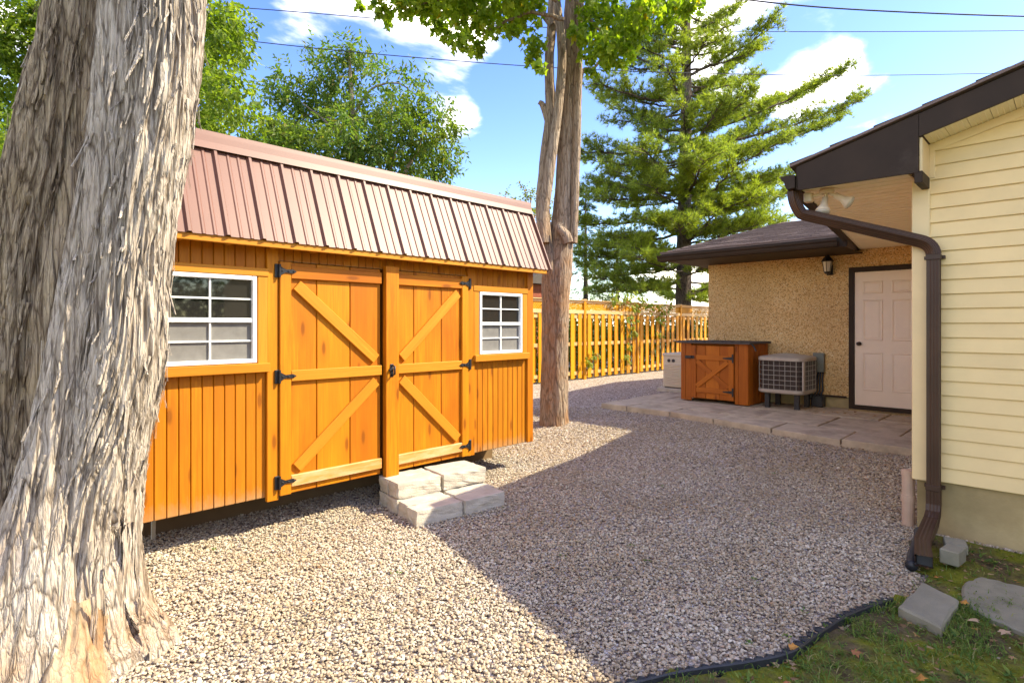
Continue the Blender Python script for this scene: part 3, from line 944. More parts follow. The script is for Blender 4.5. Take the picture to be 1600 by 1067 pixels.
        # eave: fascia board, soffit, rake trims
        if sg > 0:
            bar('eave_board', (x0 + .03, SY - .148, 1.945), (x1 - .02, SY - .148, 1.945), .05, .022, n, T, s)
            so_ = MB(); so_.box(x0 + .04, x1 - .03, SY - .135, SY + .028, 1.958, 1.967); so_.build('eave_soffit', M['stain_plain'], s)
            for xx in [x0 + .15 + .305 * q for q in range(12)]:
                bar('rafter_end', (xx, SY - .134, 1.94), (xx, SY - .026, 1.94), .034, .03, (1, 0, 0), T, s)
        for xe in (x0, x1):
            e = -.012 if xe == x0 else .0
            rk = MB(); th = nl * .02
            rk.prism([A + Vector((xe + e, 0, 0)) + nl * .026, B + Vector((xe + e, 0, 0)) + nl * .03, B + Vector((xe + e, 0, 0)) - nl * .05, A + Vector((xe + e, 0, 0)) - nl * .045], (.012, 0, 0))
            rk.build('rake_trim', M['metal_roof'], s)
    side(1, SY + SD / 2); side(-1, SY + SD / 2)
    rc = MB(); yr = SY + SD / 2
    rc.prism([(x0 - .01, yr - .14, 2.887), (x0 - .01, yr, 2.915), (x0 - .01, yr + .14, 2.887), (x0 - .01, yr, 2.905)], (x1 - x0 + .02, 0, 0))
    rc.build('ridge_cap', M['metal_roof'], s)
    for y in (SY + .62, SY + SD / 2 + .2, SY + SD - .3):
        sk = MB(); sk.box(SX0 + .05, SX1 - .05, y - .05, y + .05, -.17, SB + .008); sk.build('skid', M['skid'], s)
build_shed()

st = MB(); p = gp(239, 843); st.prism([(p.x - .012, p.y - .012, -.18), (p.x + .012, p.y - .012, -.18), (p.x + .012, p.y + .012, -.18), (p.x - .012, p.y + .012, -.18)], (.004, 0, .17))
tag(st.build('marker_stake', M['stake']), 'small pale stake in the gravel under the left end of the shed', 'stake')

# ------------------------------------------------------------------ concrete block steps
def build_steps():
    grp = 'concrete blocks stacked as a doorstep'
    O = Vector((2.50, 3.53)); a = rad(-6)
    ux = Vector((math.cos(a), math.sin(a))); uy = Vector((-math.sin(a) + .10, math.cos(a)))
    def blk(u0, u1, v0, v1, z0, z1, label, rot=0.0):
        b = bmesh.new()
        bmesh.ops.create_cube(b, size=1)
        bmesh.ops.subdivide_edges(b, edges=b.edges[:], cuts=6, use_grid_fill=True)
        L_, W_, H_ = u1 - u0, v1 - v0, z1 - z0
        sd = R.uniform(0, 99)
        for v in b.verts:
            q = Vector((v.co.x * L_, v.co.y * W_, v.co.z * H_))
            ex = [abs(v.co.x) > .499, abs(v.co.y) > .499, abs(v.co.z) > .499]
            if sum(ex) >= 2:
                q *= 1 - (.018 + .03 * (noise.noise(q * 14 + Vector((sd, 0, 0))) + .3))
            dn = .006 * noise.fractal(q * 16 + Vector((sd, 0, 0)), 1, 2, 3)
            if abs(v.co.y) > .499 or abs(v.co.x) > .499: dn *= 2.2      # split faces are rough
            q += q.normalized() * dn
            v.co = q
        me = bpy.data.meshes.new('concrete_block'); b.to_mesh(me); b.free(); me.materials.append(M['block'])
        o = bpy.data.objects.new('concrete_block', me)
        c2 = O + ux * ((u0 + u1) / 2) + uy * ((v0 + v1) / 2)
        link(o, None, Matrix.Translation((c2.x, c2.y, (z0 + z1) / 2)) @ Matrix.Rotation(a + rot, 4, 'Z'))
        tag(o, label, 'concrete block', grp)
    g = .012; zb = -.175; zm = -.045; zt = .085
    blk(0, .42, 0, .165, zb, zm, 'pale block at the front left corner of the lower step, half in shade')
    blk(0, .41, .165 + .006, .33, zb, zm, 'pale sunlit block behind the front left block on the lower step')
    blk(.42 + g, .85, -.01, .165, zb, zm, 'block at the front right corner of the lower step, wholly in shade', .03)
    blk(.42 + g, .86, .165 + .004, .32, zb, zm, 'block behind the front right block on the lower step, crossed by the shadow edge', .02)
    blk(-.02, .40, .345, .515, zb, zm, 'tan block under the front left block of the upper step')
    blk(-.03, .40, .522, .69, zb, zm, 'tan block under the back left block of the upper step, nearest the shed')
    blk(.42, .86, .345, .70, zb, zm, 'wide block hidden under the wide pale block of the upper step')
    blk(-.01, .40, .345, .515, zm + .002, zt, 'pale block at the front left of the upper step')
    blk(-.03, .385, .522, .685, zm + .002, zt, 'pale block at the back left of the upper step beneath the centre of the doors')
    blk(.415, .86, .335, .69, zm + .002, zt + .002, 'wide pale sunlit block on the right of the upper step', -.02)
build_steps()

# ------------------------------------------------------------------ house: cream wing, porch soffit, stucco wall
WX = 5.10; FX = 4.79; GX = 9.90; ZS = 2.45; ZS2 = 2.53
EC = Vector((4.79, 1.56, 2.47)); EB = Vector((9.9, 2.34, 2.53))       # eave line of the wing
RM = 0.268
def rake_z(y): return 2.63 + RM * (1.58 - y)

def build_house():
    h = thing('house', 'cream sided house wing with brown fascia joined to a tan pebbledash back wall', 'house', (WX, .85, G(WX, .85)))
    # --- siding wall with its courses
    wl = MB(); zf = .235
    wl.prism([(WX + .03, .845, zf), (WX + .03, -7.5, zf), (WX + .03, -7.5, 2.4), (WX + .03, -3.3, rake_z(-3.3) - .2), (WX + .03, .845, rake_z(.845) - .2)], (.12, 0, 0))
    wl.box(WX + .151, GX, .74, .844, -.1, 2.44)
    wall = wl.build('siding_wall', M['siding'], h)
    e = .1045; z = zf; k = 0
    yL, yR = .755, -4.2
    while z < 3.75:
        y0 = yL
        # upper courses are cut by the rake
        zt = z + e
        ycut = 1.58 - (zt + .155 - 2.63) / RM
        ycutb = 1.58 - (z + .155 - 2.63) / RM
        b = MB()
        ya, yb_ = min(yL, ycutb), min(yL, ycut)
        if ya - yR < .1: break
        prof = [(-.013, 0.0), (-.016, .004), (-.0125, .035), (-.0085, .066), (-.0025, e - .001)]
        vs = []; m_ = len(prof)
        for yy0, yy1 in ((ya, yb_), (yR, yR)):
            for px_, pz in prof:
                t = pz / e
                vs.append(Vector((WX + px_, yy0 + (yy1 - yy0) * t, z + pz)))
        fs = [(q, q + 1, m_ + q + 1, m_ + q) for q in range(m_ - 1)]
        vs += [Vector((WX + .028, ya, z)), Vector((WX + .028, yR, z))]
        fs.append((0, m_, 2 * m_ + 1, 2 * m_))
        b.add(vs, fs); b.build('siding_board', M['siding'], wall)
        z += e; k += 1
    cp = MB(); cp.cbox(WX - .026, WX + .16, .752, .862, zf - .01, 2.44, .006)
    cp.build('corner_post', M['corner'], h)
    cp2 = MB(); cp2.cbox(WX - .019, WX + .028, .722, .80, 2.442, 2.672, .004); cp2.build('corner_trim', M['corner'], h)
    jt = MB()
    jt.prism([(WX - .02, .80, rake_z(.80) - .159), (WX - .02, -3.3, rake_z(-3.3) - .159), (WX - .02, -3.3, rake_z(-3.3) - .220), (WX - .02, .80, rake_z(.80) - .220)], (.06, 0, 0))
    jt.build('rake_moulding', M['corner'], h)
    fo = MB(); fo.box(WX + .015, WX + .2, -7.5, .835, -.6, zf - .002); fo.box(WX + .2, GX, .70, .835, -.6, zf - .002)
    fo.build('foundation', M['concrete'], h)
    # --- fascia at the gable (two panels), rake soffit panels
    f1 = MB()
    f1.prism([(FX, 1.575, 2.632), (FX, .775, rake_z(.775)), (FX, .775, ZS - .012), (FX, 1.56, ZS - .004)], (.022, 0, 0))
    f1.build('fascia_panel', M['brown'], h)
    f2 = MB()
    f2.prism([(FX + .003, .773, rake_z(.773)), (FX + .003, -3.3, rake_z(-3.3)), (FX + .003, -3.3, rake_z(-3.3) - .160), (FX + .003, .773, rake_z(.773) - .160)], (.022, 0, 0))
    f2.build('fascia_panel', M['brown'], h)
    re = MB(); re.cbox(FX + .004, WX - .03, .752, .80, ZS - .085, ZS - .004, .003); re.build('soffit_return', M['brown'], h)
    re2 = MB(); re2.box(FX + .024, WX - .021, .756, .772, ZS - .0, rake_z(.765) - .165); re2.build('soffit_return', M['corner'], h)
    y = .750; i = 0
    while y > -2.6:
        w = .118
        b = MB()
        q = [(FX + .026, y, rake_z(y) - .157), (FX + .026, y - w + .004, rake_z(y - w) - .157), (WX - .004, y - w + .004, rake_z(y - w) - .157), (WX - .004, y, rake_z(y) - .157)]
        b.prism(q, (0, 0, .01))
        for t in (.25, .5, .75):
            yy = y - w * t
            b.prism([(FX + .027, yy - .004, rake_z(yy) - .159), (FX + .027, yy + .004, rake_z(yy) - .159), (FX + .027, yy, rake_z(yy) - .163)], (WX - FX - .033, 0, 0))
        b.build('soffit_panel', M['soffit'], h)
        y -= w; i += 1
    # --- porch soffit: ribbed panels running along the wing
    n = 34
    for k in range(6):
        b = MB()
        for j in range(n * k // 6, n * (k + 1) // 6):
            xa = FX + .024 + (GX - FX - .03) * j / n; xb = FX + .024 + (GX - FX - .03) * (j + 1) / n
            def ed(x):
                t = (x - EC.x) / (EB.x - EC.x)
                return EC.y + (EB.y - EC.y) * t, EC.z + (EB.z - EC.z) * t
            (ya, za), (yb_, zb_) = ed(xa), ed(xb)
            m1 = xa + (xb - xa) * .78
            b.prism([(xa, ya, za), (m1, ya, za), (m1, .866, za), (xa, .866, za)], (0, 0, .012))
            b.prism([(m1, ya, za + .02), (xb, yb_, zb_ + .02), (xb, .866, zb_ + .02), (m1, .866, za + .02)], (0, 0, .006))
        b.build('porch_soffit_panel', M['soffit'], h)
    # --- eave board and gutter of the wing
    d = (EB - EC).normalized(); nrm = Vector((-d.y, d.x, 0)).normalized()      # pointing outwards
    L_ = (8.64 - EC.x) / d.x
    A0 = EC + d * .03; A1 = EB
    eb = MB()
    eb.prism([A0 + Vector((0, 0, -.012)), A0 + nrm * .025 + Vector((0, 0, -.012)), A0 + nrm * .025 + Vector((0, 0, .16)), A0 + Vector((0, 0, .16))], A1 - A0)
    eb.build('eave_board', M['brown'], h)
    gt = MB()
    prof = [(.027, -.002), (.085, -.008), (.098, .02), (.105, .05), (.128, .075), (.128, .10), (.122, .10), (.122, .08), (.098, .055), (.090, .02), (.08, .0), (.033, .006), (.033, .10), (.027, .10)]
    G0 = EC + Vector((0, 0, .0)); G1 = EC + d * L_
    gt.prism([G0 + nrm * a + Vector((0, 0, c)) for a, c in prof], G1 - G0)
    gt.prism([G0 + nrm * a + Vector((0, 0, c)) for a, c in [(.027, -.002), (.085, -.008), (.098, .02), (.105, .05), (.128, .075), (.128, .10), (.027, .10)]], -d * .006)
    gt.build('gutter', M['brown'], h)
    # --- wing roof
    rf = MB()
    a = Vector((FX - .02, 1.62, 2.636)); b_ = Vector((10.6, 2.45, 2.69)); c = Vector((10.6, -3.3, rake_z(-3.3) + .02)); e_ = Vector((FX - .02, -3.3, rake_z(-3.3) + .02))
    rf.prism([a, b_, c, e_], (0, 0, .02))
    rf.prism([e_, c, (10.6, -8.2, 2.63), (FX - .02, -8.2, 2.63)], (0, 0, .02))
    roof = rf.build('roof', M['shingle'], h)
    sh = MB(); nn = 34
    for i in range(nn):
        t0, t1 = i / nn, (i + 1.15) / nn
        for j in range(20):
            s0, s1 = (j + (i % 2) * .5) / 20, (j + .97 + (i % 2) * .5) / 20
            s0 = min(s0, 1); s1 = min(s1, 1)
            if s1 - s0 < .005: continue
            def P(s_, t): return a.lerp(b_, s_).lerp(e_.lerp(c, s_), min(t, 1))
            q = [P(s0, t0), P(s1, t0), P(s1, t1), P(s0, t1)]
            hh = R.uniform(.006, .011)
            up = [Vector((0, 0, .020 + hh)), Vector((0, 0, .020 + hh)), Vector((0, 0, .022)), Vector((0, 0, .022))]
            vs = [q[m_] + up[m_] for m_ in range(4)] + [q[0] + Vector((0, 0, .0205)), q[1] + Vector((0, 0, .0205))]
            sh.add(vs, [(0, 1, 2, 3), (4, 5, 1, 0)])
    tag(sh.build('shingles', M['shingle'], roof), kind='stuff')
    # --- stucco back wall and its base
    sw = MB(); yl = 4.78
    sw.box(GX, GX + .2, -2, yl, .245, 2.535)
    sw.box(GX + .2, 18.6, yl - .2, yl, .245, 2.535)
    sw.box(18.6, 18.8, -2, yl, .245, 2.535)
    sw.prism([(GX + .1, yl - .1, 2.535), (18.7, yl - .1, 2.535), (14.3, yl - .1, 3.62)], (0, .098, 0))
    sw.build('stucco_wall', M['stucco'], h)
    sb = MB(); sb.box(GX + .03, GX + .2, -2, yl - .03, -.3, .243); sb.box(GX + .2, 18.6, yl - .2, yl - .03, -.3, .243)
    sb.build('wall_base', M['concrete'], h)
    fl = MB(); fl.box(GX - .015, GX + .032, 2.52, yl + .012, .232, .262); fl.build('drip_strip', M['brown'], h)
    # --- garage roof
    ex = 8.65; yE = 5.03; ez = 2.475; rm = .222
    rr = MB(); zr = ez + .13 + rm * (14.3 - ex)
    rr.prism([(ex - .02, yE, ez + .128), (14.3, yE, zr), (19.5, yE, ez + .128), (19.5, yE, ez + .10), (14.3, yE, zr - .028), (ex - .02, yE, ez + .10)], (0, -7.4, 0))
    gr = rr.build('roof', M['shingle'], h)
    sh = MB()
    for i in range(38):
        xa = ex - .03 + .139 * i; xb = xa + .16
        w = .33
        for j in range(16):
            y1_ = yE + .01 - w * (j + (i % 2) * .5); y0_ = y1_ - w + .008
            z0 = ez + .132 + rm * (xa - ex); z1 = ez + .131 + rm * (xb - ex)
            hh = R.uniform(.009, .015); ja = R.uniform(-.006, .006)
            sh.add([(xa + ja, y0_, z0 + hh), (xa + ja, y1_, z0 + hh), (xb, y1_, z1 + .002), (xb, y0_, z1 + .002), (xa + ja, y0_, z0), (xa + ja, y1_, z0)], [(1, 0, 3, 2), (0, 1, 5, 4)])
    tag(sh.build('shingles', M['shingle'], gr), kind='stuff')
    fa = MB(); fa.box(ex + .0, ex + .022, 2.2, yE - .01, ez - .03, ez + .118)
    fa.prism([(ex - .005, yE - .008, ez - .03), (14.3, yE - .008, zr - .19), (14.3, yE - .008, zr - .03), (ex - .005, yE - .008, ez + .095)], (0, .02, 0))
    fa.build('fascia_panel', M['brown'], h)
    sf = MB(); sf.box(ex + .024, GX + .0, 2.30, yE - .012, ez - .008, ez - .001); sf.box(GX, 15, yl, yE - .012, ez - .008, ez - .001)
    sf.build('eave_soffit', M['brown'], h)
    gg = MB()
    prof2 = [(.0, 0), (-.058, -.006), (-.071, .02), (-.078, .05), (-.1, .075), (-.1, .095), (-.094, .095), (-.094, .078), (-.071, .055), (-.064, .02), (-.054, .0), (-.006, .006), (-.006, .095), (0, .095)]
    gg.prism([(ex - .002 + a_, 2.30, ez - .02 + c_) for a_, c_ in prof2], (0, yE - 2.28, 0))
    gg.prism([(ex - .002 + a_, yE + .02, ez - .02 + c_) for a_, c_ in [(.0, 0), (-.058, -.006), (-.071, .02), (-.078, .05), (-.1, .075), (-.1, .095), (0, .095)]], (0, .006, 0))
    gg.build('gutter', M['brown'], h)
    # --- back door
    dy0, dy1 = 1.55, 2.41; dz0, dz1 = .155, 2.185
    df = MB()
    df.cbox(GX - .03, GX + .01, dy1, dy1 + .075, dz0 - .075, dz1 + .075, .003); df.cbox(GX - .03, GX + .01, dy0 - .075, dy0, dz0 - .075, dz1 + .075, .003)
    df.cbox(GX - .03, GX + .01, dy0, dy1, dz1, dz1 + .075, .003); df.cbox(GX - .06, GX + .01, dy0, dy1, dz0 - .075, dz0 - .012, .003)
    door_frame = df.build('door_frame', M['brown'], h)
    dd = MB(); dd.cbox(GX - .012, GX + .03, dy0 + .004, dy1 - .004, dz0 - .008, dz1 - .004, .003)
    door = dd.build('back_door', M['door'], h)
    W_ = dy1 - dy0; cols = ((dy0 + .11, dy0 + .375), (dy1 - .375, dy1 - .11))
    for (pa, pb) in ((dz0 + .22, dz0 + .80), (dz0 + .98, dz0 + 1.60), (dz0 + 1.69, dz0 + 1.88)):
        for (ca, cb) in cols:
            b = MB(); x = GX - .0125; w = .028
            o_ = [(x, ca, pa), (x, cb, pa), (x, cb, pb), (x, ca, pb)]
            m1 = [(x - .009, ca + w * .4, pa + w * .4), (x - .009, cb - w * .4, pa + w * .4), (x - .009, cb - w * .4, pb - w * .4), (x - .009, ca + w * .4, pb - w * .4)]
            m2 = [(x - .001, ca + w, pa + w), (x - .001, cb - w, pa + w), (x - .001, cb - w, pb - w), (x - .001, ca + w, pb - w)]
            m3 = [(x - .006, ca + w * 1.9, pa + w * 1.9), (x - .006, cb - w * 1.9, pa + w * 1.9), (x - .006, cb - w * 1.9, pb - w * 1.9), (x - .006, ca + w * 1.9, pb - w * 1.9)]
            vs = o_ + m1 + m2 + m3; fs = [(12, 15, 14, 13)]
            for lv in range(3):
                for q in range(4):
                    q2 = (q + 1) % 4
                    fs.append((lv * 4 + q, lv * 4 + 4 + q, lv * 4 + 4 + q2, lv * 4 + q2))
            b.add(vs, fs); b.build('door_panel', M['door'], door)
    kn = MB(); kn.lathe([(.032, 0), (.032, .006), (.012, .012), (.012, .03), (.026, .04), (.03, .055), (.02, .068), (.0, .07)], 14, frame((GX - .012, dy1 - .065, dz0 + .93), (0, 1, 0), (0, 0, 1)) @ Matrix.Rotation(math.pi, 4, 'X'))
    kn.build('door_knob', M['bronze'], door, True)
    ts = MB(); ts.cbox(GX - .22, GX - .03, dy0 - .05, dy1 + .05, .03, dz0 - .07, .006); ts.build('door_step', M['concrete'], h)
    # --- downspout
    def spout(name, pts, wx, wy, ribs=True, flare=None, m=M['spout']):
        b = MB(); rings = []
        pts = [Vector(p) for p in pts]; last_side = None
        for i, p in enumerate(pts):
            t = (pts[min(i + 1, len(pts) - 1)] - pts[max(0, i - 1)]).normalized()
            side_ = Vector(((.45 if abs(pts[0].z - pts[-1].z) > .4 and len(pts) > 6 else 0), .75, 0.0)) if i == 0 else last_side
            side_ = (side_ - t * side_.dot(t)).normalized(); last_side = side_
            up = t.cross(side_)
            ring = []
            k = 1 if not flare else flare[i]
            ns = 8
            for (ax, ay, bx_, by_) in ((-1, -1, 1, -1), (1, -1, 1, 1), (1, 1, -1, 1), (-1, 1, -1, -1)):
                for q in range(ns):
                    u = q / ns
                    ex_, ey_ = ax + (bx_ - ax) * u, ay + (by_ - ay) * u
                    g_ = 1 - (.09 if (ribs and q % 2 == 0 and q) else 0)
                    ring.append(p + side_ * ex_ * wy / 2 * k * g_ + up * ey_ * wx / 2 * k * g_)
            rings.append(ring)
        n_ = len(rings[0]); vs = [v for r_ in rings for v in r_]; fs = []
        for i in range(len(rings) - 1):
            for q in range(n_):
                q2 = (q + 1) % n_
                fs.append((i * n_ + q, i * n_ + q2, (i + 1) * n_ + q2, (i + 1) * n_ + q))
        b.add(vs, fs)
        return b
    def elbow(p0, p1, p2, k=7):
        out = []
        for i in range(k + 1):
            t = i / k
            out.append(p0.lerp(p1, t).lerp(p1.lerp(p2, t), t))
        return out
    x = WX - .075; yv = .722
    o1 = EC + d * .10 + nrm * .055 + Vector((0, 0, .0))
    S1 = Vector((o1.x + .02, o1.y - .06, 2.27)); S2 = Vector((x, yv + .03, 1.965)); S3 = Vector((x, yv, 1.875))
    dirn = (S2 - S1).normalized()
    pts = elbow(o1, Vector((o1.x, o1.y + .0, 2.36)), S1) + [S1 + dirn * .02, S2 - dirn * .06] + elbow(S2 - dirn * .055, S2 + dirn * .025, S3)[1:]
    b = spout('d', pts, .062, .070)
    dsp = b.build('downspout', M['spout'], h)
    b = spout('d', [(x, yv, 1.86), (x, yv, 1.2), (x, yv, .6), (x, yv, .10)], .062, .078); b.build('spout_pipe', M['spout'], dsp)
    ba = MB()
    for z in (1.86, .20): ba.cbox(x - .037, x + .037, yv - .044, yv + .044, z - .02, z + .02, .003); ba.cbox(x + .03, WX - .014, yv - .062, yv + .062, z - .012, z + .012, .002)
    ba.build('spout_strap', M['spout'], dsp)
    b = spout('d', [(x, yv, .18), (x, yv, .08), (x - .02, yv, .02), (x - .09, yv, -.02), (x - .18, yv, -.045)], .066, .084, True); b.build('spout_elbow', M['spout'], dsp)
    tip = Vector((4.22, .655, -.075))
    b = spout('d', [(x - .12, yv, -.022), (x - .3, yv - .005, -.04), (4.5, yv - .015, -.058), tip], .066, .084, True, [1, 1.0, 1.02, 1.10]); b.build('spout_outlet', M['spout'], dsp)
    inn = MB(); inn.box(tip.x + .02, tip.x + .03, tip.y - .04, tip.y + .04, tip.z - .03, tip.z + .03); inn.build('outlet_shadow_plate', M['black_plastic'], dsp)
    return h
HOUSE = build_house()

# pvc pipe stub at the corner
b = MB(); b.lathe([(.042, -.2), (.042, .02), (.048, .021), (.048, .07), (.042, .071), (.042, .22), (.047, .221), (.047, .262), (.03, .262)], 16, Matrix.Translation((WX + .10, .905, 0)))
tag(b.build('vent_pipe', M['pvc']), 'short pinkish plastic pipe standing at the foundation corner', 'pipe')

# ------------------------------------------------------------------ things on the house
def build_lantern():
    c = Vector((GX, 2.755, 2.30))
    t = thing('wall_lantern', 'black carriage lantern hung on the tan pebbledash wall beside the door', 'lantern', c)
    K = M['black_iron']; X = c.x - .13
    b = MB(); b.cbox(c.x - .022, c.x - .001, c.y - .045, c.y + .045, c.z - .14, c.z + .02, .006)
    b.tube([(c.x - .02, c.y, c.z - .09), (c.x - .07, c.y, c.z - .13), (X, c.y, c.z - .12), (X, c.y, c.z - .10)], .009, 8)
    b.build('bracket', K, t)
    b = MB(); b.lathe([(.03, -.125), (.045, -.11), (.05, -.10), (.05, -.09), (.02, -.088)], 6, Matrix.Translation((X, c.y, c.z))); b.build('base', K, t)
    b = MB(); b.lathe([(.045, -.088), (.07, .065)], 6, Matrix.Translation((X, c.y, c.z))); b.build('glass_shade', M['lampglass'], t)
    b = MB()
    for k in range(6):
        w = 2 * math.pi * k / 6
        b.tube([(X + .047 * math.cos(w), c.y + .047 * math.sin(w), c.z - .09), (X + .073 * math.cos(w), c.y + .073 * math.sin(w), c.z + .067)], .005, 5)
    b.build('cage', K, t)
    b = MB(); b.lathe([(.088, .065), (.09, .075), (.06, .12), (.035, .15), (.03, .17), (.012, .18), (.012, .2), (.018, .215), (.006, .235), (.004, .255)], 6, Matrix.Translation((X, c.y, c.z))); b.build('roof_cap', K, t)
build_lantern()

def build_floodlight():
    c = at(1283, 316, 4.42); c.z = 2.47
    c = Vector((5.02, 1.42, 2.462))
    t = thing('floodlight', 'almond twin head floodlight with motion sensor under the porch soffit corner', 'floodlight', c)
    m = M['flood']
    b = MB(); b.lathe([(.055, 0), (.055, -.02), (.04, -.032)], 18, Matrix.Translation(c)); b.build('base', m, t, True)
    def head(dir_):
        dir_ = Vector(dir_).normalized(); o = c + Vector((0, 0, -.03)) + Vector((dir_.x, dir_.y, 0)) * .03
        e = o + dir_ * .05
        Mx = frame(e, dir_.cross(Vector((0, 0, 1))).normalized(), dir_.cross(dir_.cross(Vector((0, 0, 1)))).normalized())
        if (Mx.to_3x3() @ Vector((0, 0, 1))).dot(dir_) < 0: Mx = Mx @ Matrix.Rotation(math.pi, 4, 'X')
        b = MB(); b.tube([o, e], .015, 10)
        b.lathe([(.024, -.01), (.026, .05), (.03, .06), (.052, .10), (.056, .115), (.052, .118)], 20, Mx)
        hd = b.build('lamp_head', m, t, True)
        b = MB(); b.lathe([(.051, .112), (.048, .122), (.03, .13), (.0, .133)], 20, Mx); b.build('lens', M['lampglass'], hd, True)
    head((.12, -.72, -.5)); head((-.35, .05, -.9))
    b = MB(); q = c + Vector((-.02, .13, -.045)); b.cbox(q.x - .035, q.x + .035, q.y - .03, q.y + .03, q.z - .04, q.z + .04, .008)
    b.tube([c + Vector((0, .02, -.02)), q], .013, 8); b.build('sensor', m, t)
build_floodlight()

def build_box():
    x0, x1, y0, y1, z0, z1 = 9.02, 9.84, 3.69, 4.86, .085, 1.06
    t = thing('storage_box', 'orange wooden storage cabinet with X braced door and dark lid by the stucco wall', 'storage box', (x0, (y0 + y1) / 2, z0))
    n = (-1, 0, 0); Wd = M['box_wood']
    b = MB(); b.box(x0 + .025, x1, y0 + .025, y1 - .025, z0 + .04, z1); b.build('carcass', M['dark_inside'], t)
    def col(ya, yb, za=z0, zb=z1, x=x0 + .012, m=Wd): bar('front_board', (x, (ya + yb) / 2, za), (x, (ya + yb) / 2, zb), yb - ya - .004, .024, n, m, t, .004)
    col(y1 - .09, y1); col(y1 - .2, y1 - .09); col(y0, y0 + .16); col(y0 + .16, y0 + .22)
    for k in range(5):
        xa = x0 + .03 + k * .158
        bar('side_board', (xa + .079, y0 + .012, z0), (xa + .079, y0 + .012, z1), .154, .024, (0, -1, 0), Wd, t)
        bar('side_board', (xa + .079, y1 - .012, z0), (xa + .079, y1 - .012, z1), .154, .024, (0, 1, 0), Wd, t)
    da, db = y0 + .225, y1 - .205
    d = MB(); d.box(x0 + .02, x0 + .024, da + .01, db - .01, z0 + .05, z1 - .04); door = d.build('door', M['dark_inside'], t)
    w = (db - da) / 3
    for k in range(3): bar('door_board', (x0 + .008, da + w * (k + .5), z0 + .05), (x0 + .008, da + w * (k + .5), z1 - .035), w - .004, .022, n, Wd, door)
    xf = x0 - .014; T = M['box_wood']
    bar('stile', (xf, db - .045, z0 + .05), (xf, db - .045, z1 - .035), .085, .022, n, T, door); bar('stile', (xf, da + .045, z0 + .05), (xf, da + .045, z1 - .035), .085, .022, n, T, door)
    zt, zb = z1 - .235, z0 + .19
    bar('rail', (xf, da + .09, zt), (xf, db - .09, zt), .085, .022, n, T, door); bar('rail', (xf, da + .09, zb), (xf, db - .09, zb), .085, .022, n, T, door)
    bar('brace', (xf, da + .10, zb + .06), (xf, db - .10, zt - .06), .075, .02, n, T, door)
    bar('brace', (xf - .006, da + .10, zt - .06), (xf - .006, db - .10, zb + .06), .075, .02, n, T, door)
    for z in (zt, zb):
        h = MB(); h.cbox(xf - .018, xf - .010, da + .0, da + .03, z - .07, z + .07, .003)
        h.prism([(xf - .012, da + .03, z - .025), (xf - .012, da + .18, z - .008), (xf - .012, da + .18, z + .008), (xf - .012, da + .03, z + .025)], (-.006, 0, 0)); h.build('hinge', M['black_iron'], door)
    l = MB(); l.cbox(xf - .022, xf - .010, db - .06, db + .11, zt - .025, zt + .025, .004); l.cbox(xf - .045, xf - .020, db - .02, db + .04, zt - .02, zt + .02, .006); l.build('latch', M['black_iron'], door)
    lid = MB(); lid.cbox(x0 - .06, x1 + .01, y0 - .05, y1 + .06, z1 + .002, z1 + .024, .004); L_ = lid.build('lid', M['far_roof'], t)
    rg = MB()
    for k in range(9): rg.cbox(x0 - .066, x1 + .008, y0 - .05 + k * .155, y0 - .05 + k * .155 + .10, z1 + .026, z1 + .038, .003)
    rg.build('lid_ribs', M['far_roof'], L_)
    s = MB(); s.tube([(x0 - .05, y0 - .06, z1 + .02), (x0 - .02, y0 - .10, z1 - .03), (x0 - .02, y0 - .13, z1 - .10)], .012, 6); s.build('lid_strap', M['black_plastic'], L_)
build_box()

def rrect(cx, cy, hx, hy, r_, z, n=6):
    out = []
    for (sx, sy, a0) in ((1, 1, 0), (-1, 1, 90), (-1, -1, 180), (1, -1, 270)):
        for k in range(n + 1):
            w = rad(a0 + 90 * k / n)
            out.append(Vector((cx + sx * (hx - r_) + r_ * math.cos(w), cy + sy * (hy - r_) + r_ * math.sin(w), z)))
    return out

